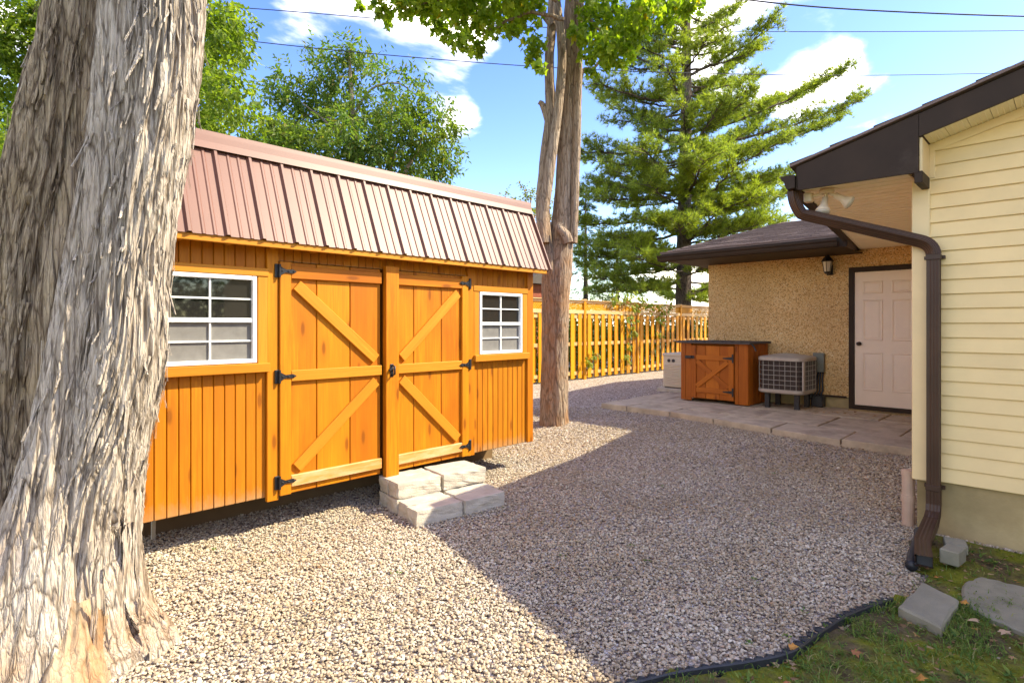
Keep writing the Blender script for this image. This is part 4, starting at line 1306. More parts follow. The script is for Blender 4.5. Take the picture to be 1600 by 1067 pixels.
def build_ac():
    cx, cy, h = 9.42, 3.235, .345; zb, zt = .33, .865
    t = thing('air_conditioner', 'rounded air conditioning condenser raised on legs beside the wooden cabinet', 'air conditioner', (cx, cy, .07))
    def loft(b, rings):
        n = len(rings[0]); vs = [v for r_ in rings for v in r_]; fs = []
        for i in range(len(rings) - 1):
            for q in range(n):
                fs.append((i * n + q, i * n + (q + 1) % n, (i + 1) * n + (q + 1) % n, (i + 1) * n + q))
        fs.append(tuple(range(n))[::-1]); fs.append(tuple(range((len(rings) - 1) * n, len(rings) * n)))
        b.add(vs, fs)
    b = MB(); loft(b, [rrect(cx, cy, h - .02, h - .02, .12, zb + .03), rrect(cx, cy, h - .02, h - .02, .12, zt - .03)]); b.build('coil', M['ac_dark'], t)
    b = MB(); loft(b, [rrect(cx, cy, h - .01, h - .01, .13, zb - .02), rrect(cx, cy, h + .01, h + .01, .14, zb), rrect(cx, cy, h + .01, h + .01, .14, zb + .04), rrect(cx, cy, h - .01, h - .01, .13, zb + .045)]); b.build('base_pan', M['ac_grey'], t)
    b = MB(); loft(b, [rrect(cx, cy, h + .0, h + .0, .13, zt - .05), rrect(cx, cy, h + .012, h + .012, .14, zt - .045), rrect(cx, cy, h + .012, h + .012, .14, zt), rrect(cx, cy, h - .02, h - .02, .12, zt + .018), rrect(cx, cy, h - .09, h - .09, .12, zt + .03), rrect(cx, cy, .12, .12, .1, zt + .055), rrect(cx, cy, .04, .04, .03, zt + .06)]); b.build('fan_top', M['ac_grey'], t)
    b = MB()
    ring = rrect(cx, cy, h - .004, h - .004, .125, 0, 6)
    m_ = len(ring)
    for k in range(1, 6):
        z = zb + .04 + (zt - zb - .09) * k / 6
        pts = [Vector((p.x, p.y, z)) for p in ring] + [Vector((ring[0].x, ring[0].y, z))]
        b.tube(pts, .0045, 4)
    per = 26
    # verticals spread along the four sides
    for k in range(7):
        u = -h + .10 + (2 * h - .2) * k / 6
        for (px_, py_) in ((cx - h + .004, cy + u), (cx + u, cy - h + .004), (cx + u, cy + h - .004)):
            w = .007 if k % 2 == 0 else .003
            b.tube([(px_, py_, zb + .04), (px_, py_, zt - .04)], w * .8, 4)
    b.build('guard_grille', M['ac_grey'], t)
    fi = MB()
    for k in range(34):
        u = -h + .05 + (2 * h - .1) * k / 33
        fi.box(cx - h + .006, cx - h + .018, cy + u - .0022, cy + u + .0022, zb + .045, zt - .05)
        fi.box(cx + u - .0022, cx + u + .0022, cy - h + .006, cy - h + .018, zb + .045, zt - .05)
    tag(fi.build('fins', M['ac_dark'], t), kind='stuff')
    cp = MB(); cp.cbox(cx - h + .01, cx - h + .07, cy - h - .006, cy - h + .02, zb + .04, zt - .05, .006); cp.build('corner_cover', M['ac_grey'], t)
    for sx in (-1, 1):
        for sy in (-1, 1):
            b = MB(); b.cbox(cx + sx * .22 - .035, cx + sx * .22 + .035, cy + sy * .22 - .035, cy + sy * .22 + .035, .066, zb - .018, .004); b.build('leg', M['black_plastic'], t)
    # power box and hoses on the wall
    e = thing('electric_box', 'grey electrical disconnect box with hanging cables on the wall behind the condenser', 'electrical box', (GX, 2.80, .9))
    b = MB(); b.cbox(GX - .09, GX - .001, 2.82, 2.97, .62, .92, .008); b.build('cabinet', M['grey_box'], e)
    b = MB(); b.cbox(GX - .10, GX - .092, 2.815, 2.975, .66, .93, .004); b.build('cover', M['grey_box'], e)
    b = MB()
    for k in range(4):
        y = 2.84 + .035 * k
        b.tube([(GX - .05, y, .63), (GX - .055 - .01 * k, y + .01, .5), (GX - .07 - .03 * k, y + .0, .33), (GX - .12 - .05 * k, y + .03, .22), (GX - .2, y + .08, .2)], .015, 7)
    b.build('cables', M['black_plastic'], e, True)
    b = MB(); b.cbox(GX - .2, GX - .04, 2.80, 2.98, .072, .26, .02); tag(b.build('pump_box', M['black_plastic']), 'black box on the patio under the electrical disconnect', 'box')
build_ac()

def build_generator():
    x0, y1 = 10.62, 6.13; z0 = G(10.6, 6) + .07
    t = thing('generator', 'beige louvred standby generator standing on a pad beyond the wooden cabinet', 'generator', (x0, y1 - .3, z0 - .07))
    b = MB(); b.cbox(x0 - .08, x0 + 1.3, y1 - .74, y1 + .10, z0 - .09, z0, .01); b.build('pad', M['block'], t)
    b = MB(); b.cbox(x0, x0 + 1.2, y1 - .64, y1, z0 + .02, z0 + .70, .015); b.build('housing', M['generator'], t)
    b = MB(); b.cbox(x0 - .015, x0 + 1.215, y1 - .655, y1 + .015, z0 + .66, z0 + .72, .02); b.build('lid', M['generator'], t)
    b = MB(); b.cbox(x0 + .03, x0 + 1.17, y1 - .62, y1 - .02, z0 + .0, z0 + .022, .004); b.build('base', M['far_roof'], t)
    for k in range(13):
        b = MB(); z = z0 + .07 + k * .034
        b.prism([(x0 + .002, y1 - .05, z), (x0 - .016, y1 - .05, z + .004), (x0 - .016, y1 - .05, z + .012), (x0 + .002, y1 - .05, z + .026)], (0, -.54, 0)); b.build('louvre', M['generator'], t)
    for y in (y1 - .14, y1 - .24):
        b = MB(); b.lathe([(.034, 0), (.034, .012), (.0, .014)], 14, frame((x0 - .001, y, z0 + .57), (0, 0, 1), (0, 1, 0))); b.build('port', M['black_plastic'], t)
build_generator()

# ------------------------------------------------------------------ ground things by the downspout
def poly_slab(name, pts, z0, z1, m, label, cat, rough=.006):
    b = MB(); n = len(pts); c = sum((Vector((p.x, p.y, 0)) for p in pts), Vector()) / n
    dense = []
    for i in range(n):
        a, d = pts[i], pts[(i + 1) % n]
        for k in range(5):
            q = a.lerp(d, k / 5); q = Vector((q.x, q.y, 0))
            q += (q - c).normalized() * R.uniform(-rough, rough); dense.append(q)
    m_ = len(dense)
    ins = [q + (c - q).normalized() * .012 for q in dense]
    vs = [Vector((q.x, q.y, z0)) for q in dense] + [Vector((q.x, q.y, z1 - .01)) for q in dense] + [Vector((q.x, q.y, z1)) for q in ins]
    fs = [tuple(range(2 * m_, 3 * m_))]
    for q in range(m_):
        q2 = (q + 1) % m_
        fs += [(q, q2, m_ + q2, m_ + q), (m_ + q, m_ + q2, 2 * m_ + q2, 2 * m_ + q)]
    if (pts[1] - pts[0]).xy.to_3d().cross((pts[2] - pts[1]).xy.to_3d()).z < 0: fs = [f[::-1] for f in fs]
    b.add(vs, fs); o = b.build(name, m); tag(o, label, cat); return o
poly_slab('splash_slab', [gp(1403, 946, -.1), gp(1471, 979, -.1), gp(1499, 936, -.1), gp(1441, 908, -.1)], -.17, -.1, M['slab'], 'square grey paver under the mouth of the downspout', 'paver')
poly_slab('stepping_stone', [gp(1502, 938, -.125), gp(1546, 962, -.125), gp(1640, 1005, -.125), gp(1720, 960, -.125), gp(1600, 916, -.125), gp(1532, 899, -.125), gp(1508, 908, -.125)], -.18, -.125, M['slab'], 'large greenish flat stone set in the mossy soil below the foundation', 'stepping stone', .012)
q = at(1481, 888, 3.45)
b = MB(); b.cbox(-.075, .075, -.05, .05, -.045, .045, .006, Matrix.Translation((4.47, .545, -.075)) @ Matrix.Rotation(rad(-8), 4, 'Z'))
tag(b.build('brick_block', M['slab']), 'small grey brick wedged beside the downspout outlet', 'brick')
b = MB(); b.cbox(-.07, .07, -.06, .06, -.03, .03, .006, Matrix.Translation((4.70, .56, -.085)) @ Matrix.Rotation(rad(12), 4, 'Z'))
tag(b.build('brick_block', M['slab']), 'flat grey brick behind the wedged brick, nearest the foundation', 'brick')
b = MB()
tp = [gp(1424, 893), gp(1428, 872), gp(1436, 850), gp(1437, 835)]
tp = [Vector((p.x, p.y, -.125)) for p in tp]
pts = []
rads_ = []
for i in range(3):
    for k in range(10):
        pts.append(tp[i].lerp(tp[i + 1], k / 10)); rads_.append(.028 if k % 2 else .034)
b.tube(pts, rads_, 10); tag(b.build('drain_hose', M['black_plastic'], None, True), 'black corrugated drain hose lying in gravel beside the downspout', 'hose')

def build_edging():
    t = thing('lawn_edging', 'black plastic edging strip curving between the gravel and the lawn', 'edging', (EDGE[6].x, EDGE[6].y, -.16))
    P = []
    for i in range(len(EDGE) - 1):
        p0 = EDGE[max(i - 1, 0)]; p1 = EDGE[i]; p2 = EDGE[i + 1]; p3 = EDGE[min(i + 2, len(EDGE) - 1)]
        for k in range(8):
            u = k / 8
            P.append(0.5 * ((2 * p1) + (p2 - p0) * u + (2 * p0 - 5 * p1 + 4 * p2 - p3) * u * u + (3 * p1 - p0 - 3 * p2 + p3) * u ** 3))
    b = MB(); vs = []; fs = []
    nr = []
    for i, p in enumerate(P):
        t_ = (P[min(i + 1, len(P) - 1)] - P[max(i - 1, 0)]); t_.z = 0; t_.normalize()
        n = Vector((-t_.y, t_.x, 0)); nr.append(n)
        z = G(p.x, p.y)
        for (o_, zz) in ((-.008, -.03), (-.006, .036), (.0, .042), (.006, .036), (.004, -.03)):
            vs.append(Vector((p.x, p.y, z + zz)) + n * o_)
    for i in range(len(P) - 1):
        for q in range(4): fs.append((i * 5 + q, i * 5 + q + 1, i * 5 + 6 + q, i * 5 + 5 + q))
    b.add(vs, fs); b.build('strip', M['black_plastic'], t, False)
    # looped anchoring flange on the gravel side
    acc = 0; last = P[0]
    lb = MB()
    for i in range(1, len(P)):
        acc += (P[i] - last).length; last = P[i]
        if acc > .045:
            acc = 0
            n = nr[i]; t_ = Vector((n.y, -n.x, 0)); z = G(P[i].x, P[i].y) + .012
            o_ = Vector((P[i].x, P[i].y, z))
            lb.tube([o_ - t_ * .022, o_ + n * .045 - t_ * .02, o_ + n * .06, o_ + n * .045 + t_ * .02, o_ + t_ * .022], .006, 5)
            lb.box(-.02, .02, .0, .05, -.004, .004, frame(o_ + Vector((0, 0, -.002)), t_, n))
    tag(lb.build('anchor_loops', M['black_plastic'], t), kind='stuff')
build_edging()

# ------------------------------------------------------------------ fence
FY = 8.8
def build_fence():
    t = thing('fence', 'honey stained board fence with lattice top behind the gravel yard', 'fence', (11.38, FY, 0))
    posts = [11.38 + 2.45 * k for k in range(-3, 5)]
    zb = lambda x: G(min(x, 20), FY) - .01
    n = (0, -1, 0)
    for i, x in enumerate(posts):
        z0 = -.1
        bar('post', (x, FY, z0), (x, FY, 2.0), .09, .09, n, M['fence_wood'], t)
        b = MB(); b.cbox(x - .055, x + .055, FY - .055, FY + .055, 2.0, 2.025, .006); b.build('post_cap', M['fence_rail'], t)
    for i in range(len(posts) - 1):
        a, c = posts[i] + .045, posts[i + 1] - .045
        for z in (.17, .90, 1.585):
            bar('rail', (a, FY + .012, z), (c, FY + .012, z), .085, .036, n, M['fence_rail'], t)
        bar('lattice_rail', (a, FY - .02, 1.70), (c, FY - .02, 1.70), .09, .03, n, M['fence_rail'], t)
        bar('lattice_rail', (a, FY - .0, 1.955), (c, FY - .0, 1.955), .05, .06, n, M['fence_rail'], t)
        bar('cap_rail', (a - .04, FY, 1.99), (c + .04, FY, 1.99), .12, .02, (0, 0, 1), M['fence_rail'], t)
        k = 8; w = (c - a) / k
        for q in range(k):
            x = a + w * (q + .5)
            bar('slat', (x, FY - .018, zb(x) + .04), (x, FY - .018, 1.652), .138 + R.uniform(-.004, .004) * 0, .02, n, M['fence_wood'], t, .003)
            x2 = a + w * (q + 1.0)
            if q < k - 1: bar('back_slat', (x2, FY + .042, zb(x2) + .04), (x2, FY + .042, 1.652), .12, .02, n, M['fence_wood'], t, .003)
        lt = MB(); z0, z1 = 1.745, 1.93; hh = z1 - z0
        x = a - hh
        while x < c:
            for sg in (1, -1):
                p0 = Vector((x if sg > 0 else x + hh, FY - .004 * sg, z0)); p1 = Vector((x + hh if sg > 0 else x, FY - .004 * sg, z1))
                # clip to the bay
                def cl(p, q_):
                    if p.x < a: p = p + (q_ - p) * ((a - p.x) / (q_.x - p.x))
                    if p.x > c: p = p + (q_ - p) * ((c - p.x) / (q_.x - p.x))
                    return p
                if max(p0.x, p1.x) <= a + .01 or min(p0.x, p1.x) >= c - .01: continue
                r0, r1 = cl(p0, p1), cl(p1, p0)
                ex = (r1 - r0).normalized()
                lt.box(0, (r1 - r0).length, -.016, .016, -.003, .003, frame(r0, ex, Vector((0, -1, 0)).cross(ex)))
            x += .075
        tag(lt.build('lattice', M['fence_wood'], t), kind='stuff')
build_fence()

# ------------------------------------------------------------------ vegetation
def leaf_quad(b, p, d, n, L_, W_, fold=.25):
    """a leaf: two triangles folded along the midrib"""
    s_ = d.cross(n)
    if s_.length < 1e-4: s_ = d.orthogonal()
    s_.normalize(); nn = s_.cross(d).normalized()
    i = len(b.v)
    m_ = p + d * L_ * .45
    b.v.extend([tuple(p), tuple(m_ + s_ * W_ * .5 + nn * W_ * fold), tuple(p + d * L_), tuple(m_ - s_ * W_ * .5 + nn * W_ * fold)])
    b.f.append((i, i + 2, i + 1)); b.f.append((i, i + 3, i + 2))

def rvec(rr):
    while True:
        v = Vector((rr.uniform(-1, 1), rr.uniform(-1, 1), rr.uniform(-1, 1)))
        if .05 < v.length < 1: return v.normalized()

def sprays(b, rr, c, r_, n, L_, W_, droop=0.3, tw=None, leaflets=7):
    """leaf sprays through a clump: short twigs set with leaves"""
    for _ in range(n):
        d = rvec(rr); p = c + d * r_ * (rr.random() ** .45) ; p.z = c.z + (p.z - c.z) * .85
        ax = (d + rvec(rr) * .8 + Vector((0, 0, -droop))).normalized()
        ln = L_ * rr.uniform(1.6, 3.0)
        if tw is not None: tw.tube([p - ax * ln * .6, p + ax * ln], [L_ * .035, L_ * .02], 3, False)
        s_ = ax.orthogonal().normalized(); s_ = (Matrix.Rotation(rr.uniform(0, 6.28), 3, ax) @ s_)
        for k in range(leaflets):
            u = k / leaflets
            sg = 1 if k % 2 else -1
            dd = (ax * .6 + s_ * sg * .8 + rvec(rr) * .35 + Vector((0, 0, -droop * .6))).normalized()
            leaf_quad(b, p + ax * ln * u, dd, (rvec(rr) * .7 + Vector((0, 0, 1))).normalized(), L_ * rr.uniform(.7, 1.15), W_ * rr.uniform(.8, 1.2))

def limb(pts, r0, r1, n=7, wob=.02, rr=R, sub=5):
    """smoothed, slightly crooked limb -> points and radii"""
    out = []; rs = []
    pts = [Vector(p) for p in pts]
    m_ = len(pts) - 1
    for i in range(m_):
        p0 = pts[max(i - 1, 0)]; p1 = pts[i]; p2 = pts[i + 1]; p3 = pts[min(i + 2, m_)]
        for k in range(sub + (1 if i == m_ - 1 else 0)):
            u = k / sub
            q = 0.5 * ((2 * p1) + (p2 - p0) * u + (2 * p0 - 5 * p1 + 4 * p2 - p3) * u * u + (3 * p1 - p0 - 3 * p2 + p3) * u ** 3)
            out.append(q + rvec(rr) * wob); rs.append(r0 + (r1 - r0) * (i + u) / m_)
    return out, rs

# --- broadleaf tree behind the shed
def broadleaf(name, label, stems, clumps, m, d0, L_, W_, dens, group=None, seed=1, droop=.3, bark=M['twig'], spread=1.0, leaflets=7):
    rr = random.Random(seed)
    base = stems[0][0]
    t = thing(name, label, 'tree', (base.x, base.y, 0), group)
    tr = MB(); tw = MB()
    for pts, r0, r1 in [(s_[0:-2], s_[-2], s_[-1]) if not isinstance(s_[0], list) else (s_[0], s_[1], s_[2]) for s_ in stems]:
        P, rs = limb(pts, r0, r1, 7, r0 * .25, rr); tr.tube(P, rs, 8)
    lf = MB()
    for (px, py, rp) in clumps:
        d = d0 + rr.uniform(-1, 1) * spread
        c = at(px, py, d); r_ = rp * d / F
        # small clumps inside the clump give gaps and lumps
        nsub = max(2, int((rp / 13.0) ** 2 * dens))
        for _ in range(nsub):
            q = c + rvec(rr) * r_ * rr.random() ** .5
            sprays(lf, rr, q, r_ * .26 + .12, 5, L_, W_, droop, None, leaflets)
        # twig to the clump
    tr.build('trunk', bark, t, True)
    for pts, r0, r1 in []: pass
    lf.build('crown', m, t)
    return t

def px_path(seq, d):
    return [at(a, b_, d if not isinstance(d, (list, tuple)) else d[i]) for i, (a, b_) in enumerate(seq)]

T1 = 14.0
stems = [px_path([(562, 470), (558, 280), (552, 200), (548, 130), (545, 80)], T1) + [.085, .03],
         px_path([(562, 470), (590, 290), (592, 240), (598, 180)], T1) + [.06, .02],
         px_path([(575, 470), (607, 285), (609, 230), (614, 150)], T1 + .4) + [.07, .02],
         px_path([(575, 470), (625, 290), (650, 240), (668, 190)], T1 - .4) + [.06, .02],
         px_path([(562, 470), (545, 240), (515, 195), (470, 160)], T1) + [.05, .015],
         px_path([(556, 250), (520, 190), (480, 180), (440, 210)], T1 + .3) + [.04, .012],
         px_path([(553, 180), (580, 140), (620, 130), (650, 150)], T1) + [.035, .012],
         px_path([(607, 285), (625, 230), (690, 215)], T1) + [.035, .012]]
clumps1 = [(470, 180, 40), (440, 205, 30), (435, 115, 16), (440, 140, 22), (500, 85, 20), (505, 120, 28), (545, 75, 26), (555, 110, 30), (480, 140, 30), (525, 160, 36), (575, 170, 36), (560, 215, 45), (510, 215, 45), (610, 160, 30), (610, 120, 16), (645, 125, 16), (650, 165, 30), (640, 205, 40), (690, 205, 24), (700, 170, 12), (680, 240, 36), (700, 228, 16), (610, 245, 45), (640, 270, 30), (470, 225, 40), (420, 190, 20), (405, 215, 20), (580, 90, 16), (460, 250, 40), (540, 260, 40), (685, 265, 24), (430, 240, 40)]
broadleaf('slender_tree', 'slender grey stemmed leafy tree rising behind the metal roof of the shed', stems, clumps1, M['leaf_a'], T1, .155, .062, 3.0, None, 3, .45, spread=1.3)

T2 = 9.5
stems = [px_path([(150, 560), (130, 300), (160, 100), (220, -80)], T2 + 3) + [.12, .05],
         px_path([(160, 100), (300, 110), (380, 150)], T2 + 1) + [.03, .008]]
clumps2 = [(330, 20, 40), (350, 60, 30), (330, 90, 45), (345, 140, 36), (320, 170, 45), (372, 85, 16), (378, 30, 14), (365, 165, 22), (330, 205, 35), (300, 40, 60), (310, 120, 60), (390, 200, 22), (360, 215, 18),
            (10, 40, 60), (40, 90, 50), (10, 160, 60), (30, 220, 50), (0, 280, 50), (20, 330, 40), (60, 20, 50), (-30, 100, 60), (-30, 230, 60), (10, 380, 40), (90, 40, 50)]
broadleaf('leafy_tree', 'bright green leafy tree partly hidden by the big shaggy trunk', stems, clumps2, M['leaf_b'], T2, .11, .055, 2.2, None, 5, .6, spread=1.2)

stems = [px_path([(828, 470), (826, 380), (830, 310)], 24) + [.09, .03]]
broadleaf('turning_tree', 'small roundish tree with turning orange tips beyond the end of the shed', stems, [(800, 310, 16), (830, 300, 18), (815, 330, 20), (850, 315, 18), (835, 345, 22), (805, 345, 16), (860, 345, 16), (835, 380, 22)], M['leaf_autumn'], 24, .16, .08, 2.2, None, 7, .2, spread=.8)

# --- multi stemmed maple beyond the end of the shed
def bark_tube(b, pts, rads_, n, amp, fz, fa, seed, sub):
    """tube with furrowed bark as real relief"""
    pts = [Vector(p) for p in pts]; m_ = len(pts) - 1
    P = []; Rr = []
    for i in range(m_):
        p0 = pts[max(i - 1, 0)]; p1 = pts[i]; p2 = pts[i + 1]; p3 = pts[min(i + 2, m_)]
        for k in range(sub + (1 if i == m_ - 1 else 0)):
            u = k / sub
            P.append(0.5 * ((2 * p1) + (p2 - p0) * u + (2 * p0 - 5 * p1 + 4 * p2 - p3) * u * u + (3 * p1 - p0 - 3 * p2 + p3) * u ** 3))
            ra, rb, rc, rd = (rads_[max(i - 1, 0)], rads_[i], rads_[i + 1], rads_[min(i + 2, m_)])
            Rr.append(max(.004, 0.5 * ((2 * rb) + (rc - ra) * u + (2 * ra - 5 * rb + 4 * rc - rd) * u * u + (3 * rb - ra - 3 * rc + rd) * u ** 3)))
    vs = []; fs = []
    prev = None; run = 0
    for i, p in enumerate(P):
        t = (P[min(i + 1, len(P) - 1)] - P[max(i - 1, 0)]).normalized()
        if i: run += (P[i] - P[i - 1]).length
        a = Vector((1, 0, 0)) if prev is None else prev
        a = (a - t * a.dot(t)).normalized(); prev = a
        c = t.cross(a)
        for k in range(n):
            w = 2 * math.pi * k / n
            dv = a * math.cos(w) + c * math.sin(w)
            q = Vector((math.cos(w) * fa, math.sin(w) * fa, run * fz + seed))
            wv = noise.noise(Vector((math.cos(w) * 1.5, math.sin(w) * 1.5, run * 1.3 + seed)))
            q2 = q + Vector((wv * .8, wv * .8, 0))
            n1 = noise.noise(q2); n2 = noise.noise(q2 * 2.1 + Vector((3, 1, 7)))
            h = (1 - abs(n1) * 2.4) * .7 + (1 - abs(n2) * 2.2) * .3          # ridges
            big = noise.noise(Vector((math.cos(w) * 1.2, math.sin(w) * 1.2, run * 1.1 + seed * 2)))
            r_ = Rr[i] * (1 + .10 * big) - amp * max(-.6, -h + .5) if False else Rr[i] * (1 + .10 * big) + amp * (max(h, -.4) - .5)
            vs.append(p + dv * r_)
    for i in range(len(P) - 1):
        for k in range(n):
            k2 = (k + 1) % n
            fs.append((i * n + k, i * n + k2, (i + 1) * n + k2, (i + 1) * n + k))
    fs.append(tuple(range((len(P) - 1) * n, len(P) * n)))
    b.add(vs, fs)
    return P, Rr

def maple_leaf(b, p, d, n, S):
    s_ = d.cross(n)
    if s_.length < 1e-4: s_ = d.orthogonal()
    s_.normalize(); nn = s_.cross(d).normalized()
    out = [(0, 0), (.30, .10), (.22, .28), (.52, .50), (.26, .58), (0, 1.0), (-.26, .58), (-.52, .50), (-.22, .28), (-.30, .10)]
    i = len(b.v)
    b.v.append(tuple(p + d * S * .35 + nn * S * .05))
    for (x, y) in out: b.v.append(tuple(p + s_ * x * S + d * y * S + nn * (-abs(x) * S * .25)))
    for k in range(10): b.f.append((i, i + 1 + k, i + 1 + (k + 1) % 10))

def build_maple():
    rr = random.Random(21)
    D = 8.3
    base = gp(866, 660); D = (base.x + base.y) / math.sqrt(2)
    t = thing('maple_tree', 'grey brown maple with several tall stems standing beyond the right end of the shed', 'tree', (base.x, base.y, base.z))
    s_ = D / F
    b = MB()
    bark_tube(b, px_path([(866, 672), (866, 640), (867, 560), (868, 480), (871, 420), (879, 340), (884, 250), (889, 140), (893, 40), (900, -60), (905, -160)], D), [25 * s_, 22 * s_, 21 * s_, 21 * s_, 23 * s_, 16 * s_, 14 * s_, 13 * s_, 13 * s_, 12 * s_, 11 * s_], 72, .012, 2.4, 5.5, 3.3, 26)
    b.build('trunk', M['bark_b'], t, True)
    st_ = [([(868, 470), (855, 400), (848, 330), (852, 250), (860, 180), (858, 100), (862, 40), (866, -60)], [10, 11, 11, 9, 8, 7.5, 7, 6], -.12),
           ([(850, 380), (848, 340), (858, 270), (872, 170), (878, 90), (872, 20), (862, -60)], [10, 9, 8, 7, 6.5, 6, 5], -.25),
           ([(896, 380), (900, 250), (902, 150), (905, 60), (908, -60)], [6, 7, 7, 6, 5], -.1),
           ([(888, 380), (884, 368), (874, 356), (878, 350)], [8, 8, 6, 4], -.25),
           ([(857, 190), (848, 165), (842, 160)], [6, 4.5, 3], -.1),
           ([(862, 40), (845, 15), (835, -30)], [4.5, 4, 3], -.2),
           ([(905, 140), (912, 110), (930, 105), (960, 60), (1000, 20)], [3, 2.6, 2.2, 1.8, 1.2], .3)]
    for seq, rs, off in st_:
        b = MB(); bark_tube(b, px_path(seq, D + off), [q * s_ for q in rs], 28, .006, 2.6, 3.2, rr.uniform(0, 50), 12); b.build('stem', M['bark_b'], t, True)
    br = MB()
    twigs = [([(870, 0), (800, -30), (720, -10), (650, 10), (600, 20)], D - 1.2), ([(880, -20), (960, 20), (1040, 0), (1090, -30)], D - .5), ([(870, -30), (760, -60), (640, -50), (560, -20)], D - 1.5),
             ([(880, 30), (830, 20), (780, 40), (740, 60)], D - 1.0), ([(900, 0), (940, 50), (980, 60)], D - .8)]
    for seq, d in twigs:
        P, rs = limb(px_path(seq, d), .03, .008, 6, .012, rr); br.tube(P, rs, 6)
    br.build('branch', M['bark_b'], t, True)
    lf = MB()
    cl = [(560, 5, 9), (595, 10, 16), (605, 35, 10), (630, 0, 22), (660, 5, 28), (700, 10, 34), (685, 40, 18), (740, 20, 40), (720, 62, 20), (745, 75, 16), (780, 15, 40), (820, 10, 36), (800, 45, 14), (700, 55, 12), (835, 70, 20), (845, 100, 10), (830, 90, 12),
          (930, 20, 30), (960, 40, 34), (940, 70, 28), (985, 50, 30), (975, 80, 22), (920, 85, 18), (1010, 15, 32), (1050, 10, 26), (1080, 5, 20), (1000, 45, 18), (950, 100, 14), (925, 110, 10), (1040, 30, 16), (905, 50, 18),
          (700, -40, 60), (800, -50, 60), (950, -40, 60), (620, -40, 40), (1040, -40, 50), (870, -60, 50)]
    for (px, py, rp) in cl:
        d = D + rr.uniform(-1.6, -.4)
        c = at(px, py, d); r_ = rp * d / F
        n = int(rp * rp * .20) + 5
        for _ in range(n):
            p = c + rvec(rr) * r_ * rr.random() ** .4
            dd = (rvec(rr) * .8 + Vector((0, 0, -.8))).normalized()
            maple_leaf(lf, p, dd, (rvec(rr) + Vector((0, 0, .8))).normalized(), rr.uniform(.07, .115))
    lf.build('crown', M['leaf_maple'], t)
build_maple()

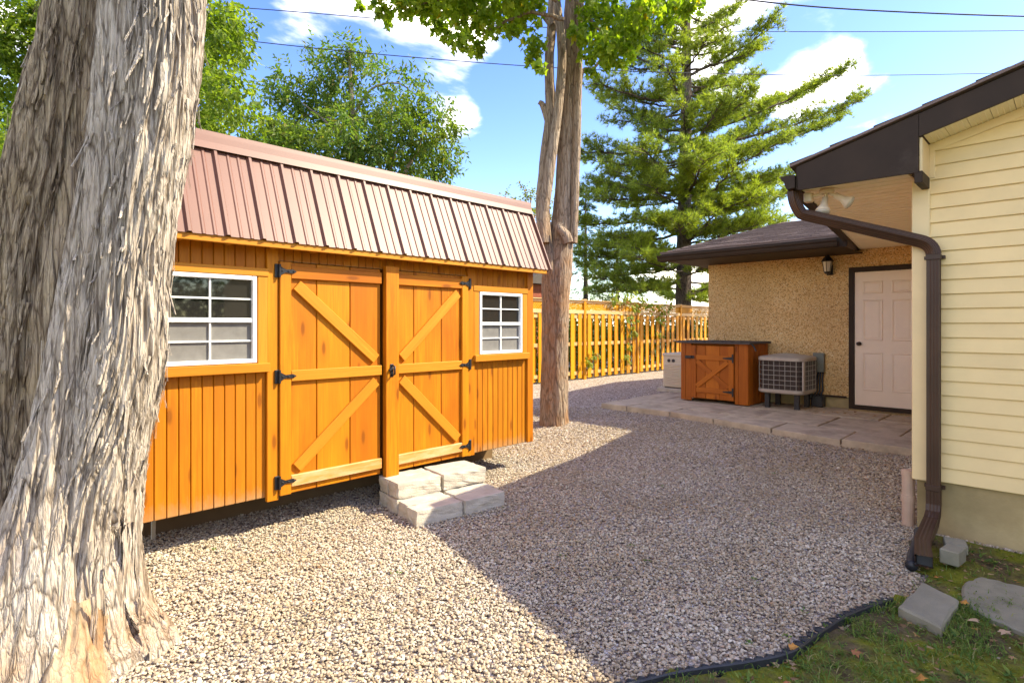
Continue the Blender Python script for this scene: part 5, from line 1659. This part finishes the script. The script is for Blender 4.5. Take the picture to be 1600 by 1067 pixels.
# --- white pine
def build_pine():
    rr = random.Random(8)
    D = 19.5
    base = at(1068, 560, D)
    t = thing('pine_tree', 'tall white pine with long level boughs rising behind the fence', 'tree', (base.x, base.y, 0))
    tr = MB()
    tpx = lambda y: 1068 + (560 - y) * .008
    P, rs = limb(px_path([(1068, 590), (1068, 430), (1070, 300), (1072, 180), (1073, 60), (1075, -80)], D), .30, .10, 9, .02, rr); tr.tube(P, rs, 12)
    tr.build('trunk', M['bark_pine'], t, True)
    nd = MB(); br = MB()
    def tuft(p, ax, n=9, L_=.22):
        for _ in range(n):
            d = (ax * .75 + rvec(rr) * .75).normalized()
            w = rvec(rr).cross(d)
            if w.length < .05: continue
            w = w.normalized() * .0105
            q = p + d * L_ * rr.uniform(.75, 1.15)
            i = len(nd.v)
            nd.v.extend([tuple(p - w), tuple(p + w), tuple(q)]); nd.f.append((i, i + 1, i + 2))
    def bough(p0, p1, r0, droop, up, dens=1.0):
        ln = (p1 - p0).length
        mid1 = p0.lerp(p1, .35) + Vector((0, 0, -droop * ln)); mid2 = p0.lerp(p1, .7) + Vector((0, 0, -droop * ln * .8))
        P, rs = limb([p0, mid1, mid2, p1], r0, r0 * .22, 6, .03, rr, 6); br.tube(P, rs, 5, False)
        ax0 = (p1 - p0).normalized(); side = ax0.cross(Vector((0, 0, 1))).normalized()
        n = int(ln * 8 * dens)
        for k in range(n):
            u = .22 + .78 * (k + rr.random()) / n
            q = P[min(len(P) - 1, int(u * (len(P) - 1)))]
            sg = rr.choice((-1, 1)); l2 = (.35 + .75 * math.sin(min(1, u) * 2.6)) * rr.uniform(.5, 1.1) * min(1.0, ln / 3.2)
            dv = (ax0 * .8 + side * sg * rr.uniform(.3, .95) + Vector((0, 0, rr.uniform(-.05, .4) + up))).normalized()
            e = q + dv * l2
            br.tube([q, q.lerp(e, .5) + Vector((0, 0, -.02)), e], [.014, .010, .005], 3, False)
            m_ = max(3, int(l2 * 11))
            for j in range(m_):
                v = .25 + .75 * (j + .5) / m_
                tp_ = q.lerp(e, v) + rvec(rr) * .10
                tuft(tp_, (dv + Vector((0, 0, .35))).normalized(), 13, .19)
                if rr.random() < .5: tuft(tp_ + rvec(rr) * .12, (dv + rvec(rr) * .5 + Vector((0, 0, .3))).normalized(), 11, .18)
    # boughs read from the photograph: foot on the trunk, tip, how far in front or behind
    B = [(120, 1210, 40, -1), (150, 1180, 75, 1), (210, 1310, 115, .3), (230, 1345, 155, -.6), (250, 1300, 190, 1), (290, 1220, 220, -1.2), (300, 1270, 262, .8), (340, 1240, 300, -.8), (370, 1190, 330, 1.0), (120, 950, 60, .6), (160, 930, 130, -1), (190, 950, 165, 1), (230, 900, 235, -.6), (250, 920, 250, 1), (280, 905, 300, .2), (300, 940, 310, -1.2), (330, 900, 350, .8), (360, 950, 380, -.8), (390, 910, 400, .6), (410, 960, 430, -1), (440, 930, 455, .7), (455, 1160, 440, -.7), (60, 1150, 10, .5), (80, 960, 30, -.5), (20, 1140, -40, .5), (40, 990, -20, -.6), (0, 1120, -60, .4), (180, 1250, 150, 1.6), (330, 1150, 260, -2.2), (280, 1000, 230, -2.2), (380, 1120, 330, -2), (350, 1010, 340, -2.2), (410, 1190, 400, -1.8), (240, 1120, 170, -2), (160, 1040, 100, -1.8), (430, 1000, 455, -1.6), (460, 1110, 470, -1.2), (260, 1190, 180, 2), (310, 1100, 250, -2.6), (360, 1200, 345, -1.6), (320, 1210, 285, 1.8), (400, 1150, 380, 1.6)]
    for (y0, tx, ty, off) in B:
        p0 = at(tpx(y0), y0, D); p1 = at(tx, ty, D + off * 1.3)
        bough(p0, p1, .06, .045, .1)
    # the rest of the whorls, all round
    for k in range(105):
        y0 = rr.uniform(-80, 470); u = max(0.0, (y0 + 60) / 530)
        a = rr.uniform(0, 6.28); ln = (1.2 + 3.0 * u ** .8) * rr.uniform(.55, 1.0)
        if y0 > 400 and rr.random() < .5: continue
        p0 = at(tpx(y0), y0, D)
        bough(p0, p0 + Vector((math.cos(a) * ln, math.sin(a) * ln, ln * rr.uniform(.0, .35) * (1 - u) + rr.uniform(-.1, .25))), .045, .03, .1, .9)
    br.build('boughs', M['bark_pine'], t, True)
    nd.build('crown', M['needle'], t)
build_pine()

def build_spruce(px, ybase, ytop, D, half, seed, label, name='spruce_tree'):
    rr = random.Random(seed)
    b0 = at(px, ybase, D); b1 = at(px, ytop, D)
    t = thing(name, label, 'tree', (b0.x, b0.y, 0))
    tr = MB(); tr.tube([b0, b1], [.16, .02], 8); tr.build('trunk', M['bark_pine'], t, True)
    nd = MB(); H_ = b1.z - b0.z
    for k in range(230):
        u = rr.random() ** .8; z = b0.z + H_ * u
        ln = half * (1 - u) ** .8 * rr.uniform(.6, 1.05) + .12; a = rr.uniform(0, 6.28)
        d = Vector((math.cos(a), math.sin(a), -.18)).normalized(); p = Vector((b0.x, b0.y, z))
        side = d.cross(Vector((0, 0, 1)))
        for j in range(int(9 + ln * 16)):
            v = rr.random() ** .6; q = p + d * ln * v + side * rr.uniform(-.22, .22) * ln * .8 * (1.1 - v) + Vector((0, 0, -.18 * v * v * ln))
            leaf_quad(nd, q, (d + side * rr.uniform(-.9, .9) + Vector((0, 0, rr.uniform(-.5, .2)))).normalized(), Vector((0, 0, 1)), rr.uniform(.16, .3), .05)
    nd.build('crown', M['needle_dark'], t)
build_spruce(915, 560, 300, 23, 2.0, 4, 'dark spruce behind the fence just right of the maple trunk')
build_spruce(965, 560, 365, 27, 3.2, 9, 'low dark spruce behind the fence between the taller spruce and the pine')

def build_hedge():
    rr = random.Random(31); lf = MB()
    for _ in range(2100):
        x = rr.uniform(6.0, 21); y = rr.uniform(9.15, 10.2); z = rr.uniform(-.1, 1.8 + .35 * noise.noise(Vector((x * .8, 3, 1))))
        sprays(lf, rr, Vector((x, y, z)), .22, 2, .10, .055, .2, None, 6)
    tag(lf.build('hedge', M['hedge']), kind='stuff')
build_hedge()

def build_backyard():
    rr = random.Random(77); lf = MB()
    for _ in range(900):
        x = rr.uniform(-3, 9); top = 3.6 + 1.6 * noise.noise(Vector((x * .5, 1, 2)))
        sprays(lf, rr, Vector((x, rr.uniform(-13.5, -11.5), rr.uniform(-.1, top))), .5, 3, .24, .13, .2, None, 6)
    tag(lf.build('backyard_shrubs', M['hedge']), kind='stuff')
build_backyard()

def build_vine():
    rr = random.Random(6)
    c = at(985, 520, 15.6)
    t = thing('climbing_vine', 'yellow green vine with some reddened leaves scrambling over the fence top', 'vine', (13.4, FY - .06, 0))
    st = MB(); lf = MB()
    runs = [([(988, 585), (985, 540), (978, 500), (970, 475), (962, 462)], [(962, 464, 8), (978, 470, 6), (986, 500, 7), (990, 520, 7), (984, 540, 4)]), ([(988, 585), (995, 520), (992, 470), (1010, 468)], [(992, 480, 7), (1005, 470, 6), (988, 460, 8)]), ([(1010, 480), (1025, 472), (1045, 476)], [(1018, 476, 8), (1035, 480, 8), (1030, 500, 6), (1048, 478, 6)]), ([(1030, 580), (1033, 540), (1030, 480)], [(1030, 520, 5), (1036, 500, 5)]), ([(927, 588), (928, 560)], [(928, 556, 6), (924, 565, 4)]), ([(982, 590), (980, 565)], [(980, 562, 6)])]
    def onf(px, py, dy=.05):
        r_ = (px - CX) / F; y = FY - dy; x = y * (1 + r_) / (1 - r_); d = (x + y) / math.sqrt(2)
        return Vector((x, y, CAMZ - (py - HY) / F * d))
    for seq, cl in runs:
        P, rs = limb([onf(a, b_, .045) for a, b_ in seq], .008, .004, 5, .015, rr); st.tube(P, rs, 5)
        for (px, py, rp) in cl:
            for _ in range(int(rp * 2.6)):
                p = onf(px + rr.gauss(0, rp * .55), py + rr.gauss(0, rp * .7), rr.uniform(.05, .16))
                maple_leaf(lf, p, (rvec(rr) * .5 + Vector((0, -.3, -.8))).normalized(), (Vector((0, -1, .4)) + rvec(rr) * .5).normalized(), rr.uniform(.08, .15))
    st.build('stem', M['twig'], t); lf.build('leaves', M['vine'], t)
build_vine()

# --- big shaggy double trunk in the foreground
def build_big_tree():
    rr = random.Random(17)
    D = 2.62; s_ = D / F
    t = thing('shaggy_tree', 'huge old tree with two shaggy peeling trunks and a flared base in the foreground', 'tree', tuple(at(110, 1010, D).xy) + (-.16,))
    seq = [(140, 1180), (138, 1060), (134, 960), (135, 860), (150, 760), (174, 660), (197, 560), (205, 450), (217, 340), (239, 230), (256, 120), (262, 20), (266, -90), (270, -220)]
    rp = [165, 122, 82, 68, 60, 56, 53, 50, 50, 49, 48, 47, 47, 47]
    b = MB()
    P, Rr = bark_tube(b, px_path(seq, D), [r_ * s_ for r_ in rp], 320, .026, 1.9, 6.0, 1.7, 36)
    # exposed wood, hollows and root toes: push the skin locally
    toes = [(gp(272, 1005), .13, .07), (gp(235, 1050), .10, .05), (gp(60, 1060), .22, .06), (gp(225, 930), .10, .02)]
    vs = []
    pit = at(172, 1012, D - .28)
    pit2 = at(150, 872, D - .20)
    for v in b.v:
        q = Vector(v)
        for c, rad_, amt in toes:
            e = q - Vector((c.x, c.y, -.1)); w = math.exp(-(e.length / rad_) ** 2)
            q += Vector((c.x - P[3].x, c.y - P[3].y, 0)).normalized() * amt * w
        sd = (q.x - q.y) / math.sqrt(2); fd = (q.x + q.y) / math.sqrt(2)
        if fd < D - .05:
            for s0, z0, rs_, rz_, amt in ((-1.70, .03, .05, .075, .13), (-1.77, .36, .05, .10, .09), (-1.95, .10, .03, .2, .05)):
                w = math.exp(-((sd - s0) / rs_) ** 2 - ((q.z - z0) / rz_) ** 2)
                q += Vector((.707, .707, 0)) * amt * w
        vs.append(tuple(q))
    b.v = vs
    bark_f = []; wood_f = []
    for f in b.f:
        c = sum((Vector(vs[k]) for k in f), Vector()) / len(f)
        u = (c - Vector((P[3].x, P[3].y, 0))); side_ = (c.x - c.y) / math.sqrt(2)
        zz = c.z + .22 * noise.noise(Vector((side_ * 3.2, 0, 4))) + .05 * noise.noise(Vector((side_ * 22, c.z * 5, 1)))
        (wood_f if (zz < .17 and -2.3 < side_ + .35 * c.z < -1.79 + .08 * noise.noise(c * 6)) else bark_f).append(f)
    b.f = bark_f; b.build('trunk', M['bark'], t, True)
    used = {}; wb = MB()
    for f in wood_f:
        g_ = []
        for k in f:
            if k not in used:
                used[k] = len(wb.v); q = Vector(vs[k])
                wb.v.append(tuple(q))
            g_.append(used[k])
        wb.f.append(tuple(g_))
    if wb.f: wb.build('bare_wood', M['bark_wood'], t, True)
    # second rib of the same trunk, fused to it up to the frame
    b = MB(); D3 = D - .04
    seq3 = [(50, 1180), (52, 1060), (66, 960), (84, 860), (98, 760), (112, 660), (128, 560), (144, 450), (163, 340), (180, 230), (192, 120), (200, 20), (206, -80), (212, -200)]
    rp3 = [150, 140, 110, 82, 62, 50, 44, 40, 38, 36, 36, 36, 36, 36]
    P3, R3 = bark_tube(b, px_path(seq3, D3), [r_ * D3 / F for r_ in rp3], 220, .022, 1.9, 4.6, 23.1, 36)
    b.build('trunk', M['bark'], t, True)
    # left trunk, leaning away
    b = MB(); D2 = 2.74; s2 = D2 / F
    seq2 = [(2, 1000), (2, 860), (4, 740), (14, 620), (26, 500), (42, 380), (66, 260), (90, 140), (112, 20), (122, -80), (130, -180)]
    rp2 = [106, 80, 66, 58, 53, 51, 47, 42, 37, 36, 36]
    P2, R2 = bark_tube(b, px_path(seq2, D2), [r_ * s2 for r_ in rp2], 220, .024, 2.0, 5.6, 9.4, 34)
    b.build('trunk', M['bark_shade'], t, True, 'left trunk, bark browner and painted darker as in shade')
    # added stem, in shade-darkened bark, making the cleft between them read dark
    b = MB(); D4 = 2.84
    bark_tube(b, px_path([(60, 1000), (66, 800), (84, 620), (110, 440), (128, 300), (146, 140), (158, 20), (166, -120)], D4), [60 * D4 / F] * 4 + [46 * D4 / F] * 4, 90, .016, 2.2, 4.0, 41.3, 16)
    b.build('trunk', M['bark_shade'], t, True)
    # bare wood plates at the base
    # peeling bark strips
    fl = MB()
    def strip(p, nrm, up, L_, W_, curl, lift):
        side = up.cross(nrm).normalized(); n = 5; vs = []
        for k in range(n + 1):
            u = k / n
            off = nrm * (lift * u * u + .004) + nrm * curl * (u - .5) ** 2 * .02
            c = p + up * (L_ * (u - .5)) * -1 + off + side * noise.noise(p * 9 + Vector((u * 2, 0, 0))) * .012
            w = W_ * (1 - .55 * u) * (.85 + .3 * rr.random())
            vs += [c - side * w / 2, c + nrm * W_ * .12, c + side * w / 2]
        fs = []
        for k in range(n):
            a = k * 3
            fs += [(a, a + 1, a + 4, a + 3), (a + 1, a + 2, a + 5, a + 4)]
        b0 = len(fl.v); fl.add(vs, fs)
        fl.add([v - nrm * .005 for v in vs], [f[::-1] for f in fs])
    for (PP, RR, n) in ((P, Rr, 560), (P3, R3, 220), (P2, R2, 240)):
        if PP is P2:
            tag(fl.build('bark_strips', M['bark'], t), kind='stuff'); fl = MB()
        for _ in range(n):
            i = rr.randrange(30, len(PP) - 20)
            t_ = (PP[i + 1] - PP[i - 1]).normalized()
            a = rr.uniform(0, 6.28); ref = t_.orthogonal().normalized()
            nr = Matrix.Rotation(a, 3, t_) @ ref
            if nr.dot(-Vector((PP[i].x, PP[i].y, 0)).normalized()) < -.35: continue
            p = PP[i] + nr * (RR[i] + .002)
            if p.z < .22 and rr.random() < .7: continue
            strip(p, nr, (t_ + rvec(rr) * .12).normalized(), rr.uniform(.05, .26), rr.uniform(.006, .020), rr.uniform(-1, 1), rr.uniform(0, .02) if rr.random() < .8 else rr.uniform(.02, .045))
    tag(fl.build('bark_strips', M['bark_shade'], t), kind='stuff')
build_big_tree()

# --- lawn plants, weeds and litter
def build_lawn_plants():
    rr = random.Random(41)
    g = MB(); w = MB(); lt = MB()
    def inview(x, y):
        d = (x + y) / math.sqrt(2); r_ = (x - y) / math.sqrt(2)
        return 1.6 < d < 5 and r_ < d * .98 and r_ > -.2
    n = 0
    while n < 12000:
        x = rr.uniform(1.6, 5.05); y = rr.uniform(-.2, 1.5)
        if not pip(x, y, LAWN) or not inview(x, y): continue
        den = 1.3 * noise.noise(Vector((x * 3.4, y * 3.4, 8))) + .16 - (.75 if x > 4.1 else 0)
        if rr.random() > max(.04, den): n += .15; continue
        n += 1
        p = Vector((x, y, G(x, y) + .01)); h = rr.uniform(.010, .046); a = rr.uniform(0, 6.28)
        d = Vector((math.cos(a), math.sin(a), 0)); s_ = Vector((-d.y, d.x, 0)) * rr.uniform(.0014, .0028)
        q = p + d * h * rr.uniform(.2, .9) + Vector((0, 0, h * .8)); e = p + d * h * rr.uniform(.9, 1.9) + Vector((0, 0, h * rr.uniform(.5, 1)))
        i = len(g.v); g.v.extend([tuple(p - s_), tuple(p + s_), tuple(q + s_ * .8), tuple(q - s_ * .8), tuple(e)])
        g.f.extend([(i, i + 1, i + 2, i + 3), (i + 3, i + 2, i + 4)])
    def weed(x, y, k, S):
        p = Vector((x, y, G(x, y) + .012))
        for _ in range(k):
            a = rr.uniform(0, 6.28); d = Vector((math.cos(a), math.sin(a), rr.uniform(.1, .8))).normalized()
            leaf_quad(w, p + d * S * .3 + Vector((rr.gauss(0, S * .4), rr.gauss(0, S * .4), 0)), d, Vector((0, 0, 1)), S * rr.uniform(.6, 1.2), S * rr.uniform(.3, .55), .15)
    k = 0
    while k < 420:
        x = rr.uniform(1.8, 4.2); y = rr.uniform(-.1, 1.4)
        if not pip(x, y, LAWN) or not inview(x, y): continue
        k += 1; weed(x, y, rr.randint(4, 9), rr.uniform(.014, .034))
    for (px, py, kk, S) in ((1535, 880, 14, .05), (1512, 868, 8, .06), (1550, 885, 8, .035), (1520, 905, 6, .03), (1490, 1000, 8, .04), (1440, 985, 8, .04), (1575, 1060, 10, .05)):
        p = gp(px, py); weed(p.x, p.y, kk, S)
    tag(g.build('grass', M['grass']), kind='stuff')
    tag(w.build('weeds', M['clover']), kind='stuff')
    # weeds in the gravel, each a little plant
    w2 = MB(); w = w2
    for (px, py) in ((1210, 742), (1035, 762), (985, 855), (880, 872), (1260, 960), (1290, 985), (1230, 1000), (1180, 910), (335, 862), (410, 880), (1010, 880), (1390, 900), (745, 735), (620, 900), (1170, 1010)):
        p = gp(px, py); weed(p.x, p.y, 9, .022)
    for _ in range(60):
        x = rr.uniform(1.2, 6.2); y = rr.uniform(1.5, 3.6)
        if not pip(x, y, LAWN): weed(x, y, rr.randint(2, 6), rr.uniform(.008, .018))
    tag(w2.build('gravel_weeds', M['clover']), kind='stuff')
    # litter: crumpled leaves nobody could count
    def dry(b, x, y, S, z=None):
        p = Vector((x, y, (G(x, y) if z is None else z) + .014)); a = rr.uniform(0, 6.28)
        maple_leaf(b, p, Vector((math.cos(a), math.sin(a), rr.uniform(-.1, .25))).normalized(), Vector((rr.uniform(-.4, .4), rr.uniform(-.4, .4), 1)).normalized(), S)
    k = 0
    while k < 520:
        x = rr.uniform(1.8, 5.0); y = rr.uniform(-.2, 1.4)
        if not pip(x, y, LAWN) or not inview(x, y): continue
        k += 1; dry(lt, x, y, rr.uniform(.012, .040))
    for _ in range(110):
        x = rr.gauss(6.75, .35); y = rr.uniform(1.2, 2.3); dry(lt, min(x, 7.15), y, rr.uniform(.015, .035))
    for _ in range(50):
        x = rr.uniform(9.0, 9.7); y = rr.uniform(1.3, 3.2); dry(lt, x, y, rr.uniform(.03, .06), .075)
    for _ in range(170):
        x = rr.uniform(1.0, 6); y = rr.uniform(1.4, 3.9)
        if not pip(x, y, LAWN): dry(lt, x, y, rr.uniform(.010, .026))
    tag(lt.build('leaf_litter', M['litter']), kind='stuff')
    # the leaves that stand out
    for (px, py, S, m, label) in ((1232, 1012, .055, 'dry_orange', 'orange fallen leaf lying against the black edging'), (1330, 1020, .05, 'dry_rust', 'rusty curled leaf on the grass below the edging'), (1503, 945, .05, 'dry_orange', 'crisp tan orange leaf at the corner of the square paver'), (1525, 968, .07, 'dry_tan', 'long tan rolled leaf below the big flat stone'), (1562, 985, .06, 'dry_tan', 'pale dry leaf in the clump at the right edge of the lawn'), (374, 886, .045, 'dry_tan', 'tan leaf lying on the sunlit gravel before the left shed window'), (1228, 1066, .05, 'dry_rust', 'brown leaf stub at the bottom edge beneath the edging'), (1438, 1066, .05, 'dry_orange', 'reddish orange leaf at the bottom edge of the lawn')):
        p = gp(px, py, -.13); b = MB(); dry(b, p.x, p.y, S, -.135)
        tag(b.build('fallen_leaf', M[m]), label, 'leaf', 'fallen leaves')
build_lawn_plants()

# ------------------------------------------------------------------ wires, far brick house
def wire(seq, r_, label):
    P, rs = limb(seq, r_, r_, 6, 0, R, 10); b = MB(); b.tube(P, rs, 6)
    tag(b.build('power_line', M['wire'], None, True), label, 'power line', 'overhead wires')
wire([at(-300, -12, 17), at(0, 4, 17.5), at(330, 10, 18), at(700, 37, 19), at(1010, 47, 20), at(1330, 50, 21), at(1900, 46, 23)], .014, 'upper thin overhead wire crossing the whole sky')
wire([at(-300, -10, 12), at(0, 20, 12.2), at(330, 58, 12.5), at(600, 86, 13), at(900, 108, 14), at(1200, 117, 15), at(1450, 117, 16), at(1800, 108, 18)], .010, 'lower overhead wire passing in front of the pine and the maple stems')
wire([at(1080, -14, 12), at(1165, 0, 12), at(1330, 15, 12.2), at(1600, 26, 12.5), at(1900, 30, 13)], .017, 'thick twisted cable in the upper right corner of the sky')

def build_brick_house():
    c = at(846, 470, 25)
    t = thing('brick_house', 'red brick house glimpsed between the shed and the maple trunk', 'house', (c.x, c.y, 0))
    b = MB(); b.box(c.x - 1.2, c.x + 1.0, c.y - .2, c.y + 6, -.2, 3.15); w = b.build('wall', M['brick'], t)
    for k in range(36):
        z = .1 + k * .083
        q = MB(); q.box(c.x - 1.22 + (k % 2) * .02, c.x + 1.02, c.y - .215, c.y - .201, z, z + .068); q.build('brick_course', M['brick'], w)
    b = MB(); b.prism([(c.x - 1.5, c.y - .5, 3.15), (c.x + 1.3, c.y - .5, 3.15), (c.x - .1, c.y - .5, 4.0)], (0, 6.8, 0)); b.build('roof', M['far_roof'], t)
build_brick_house()
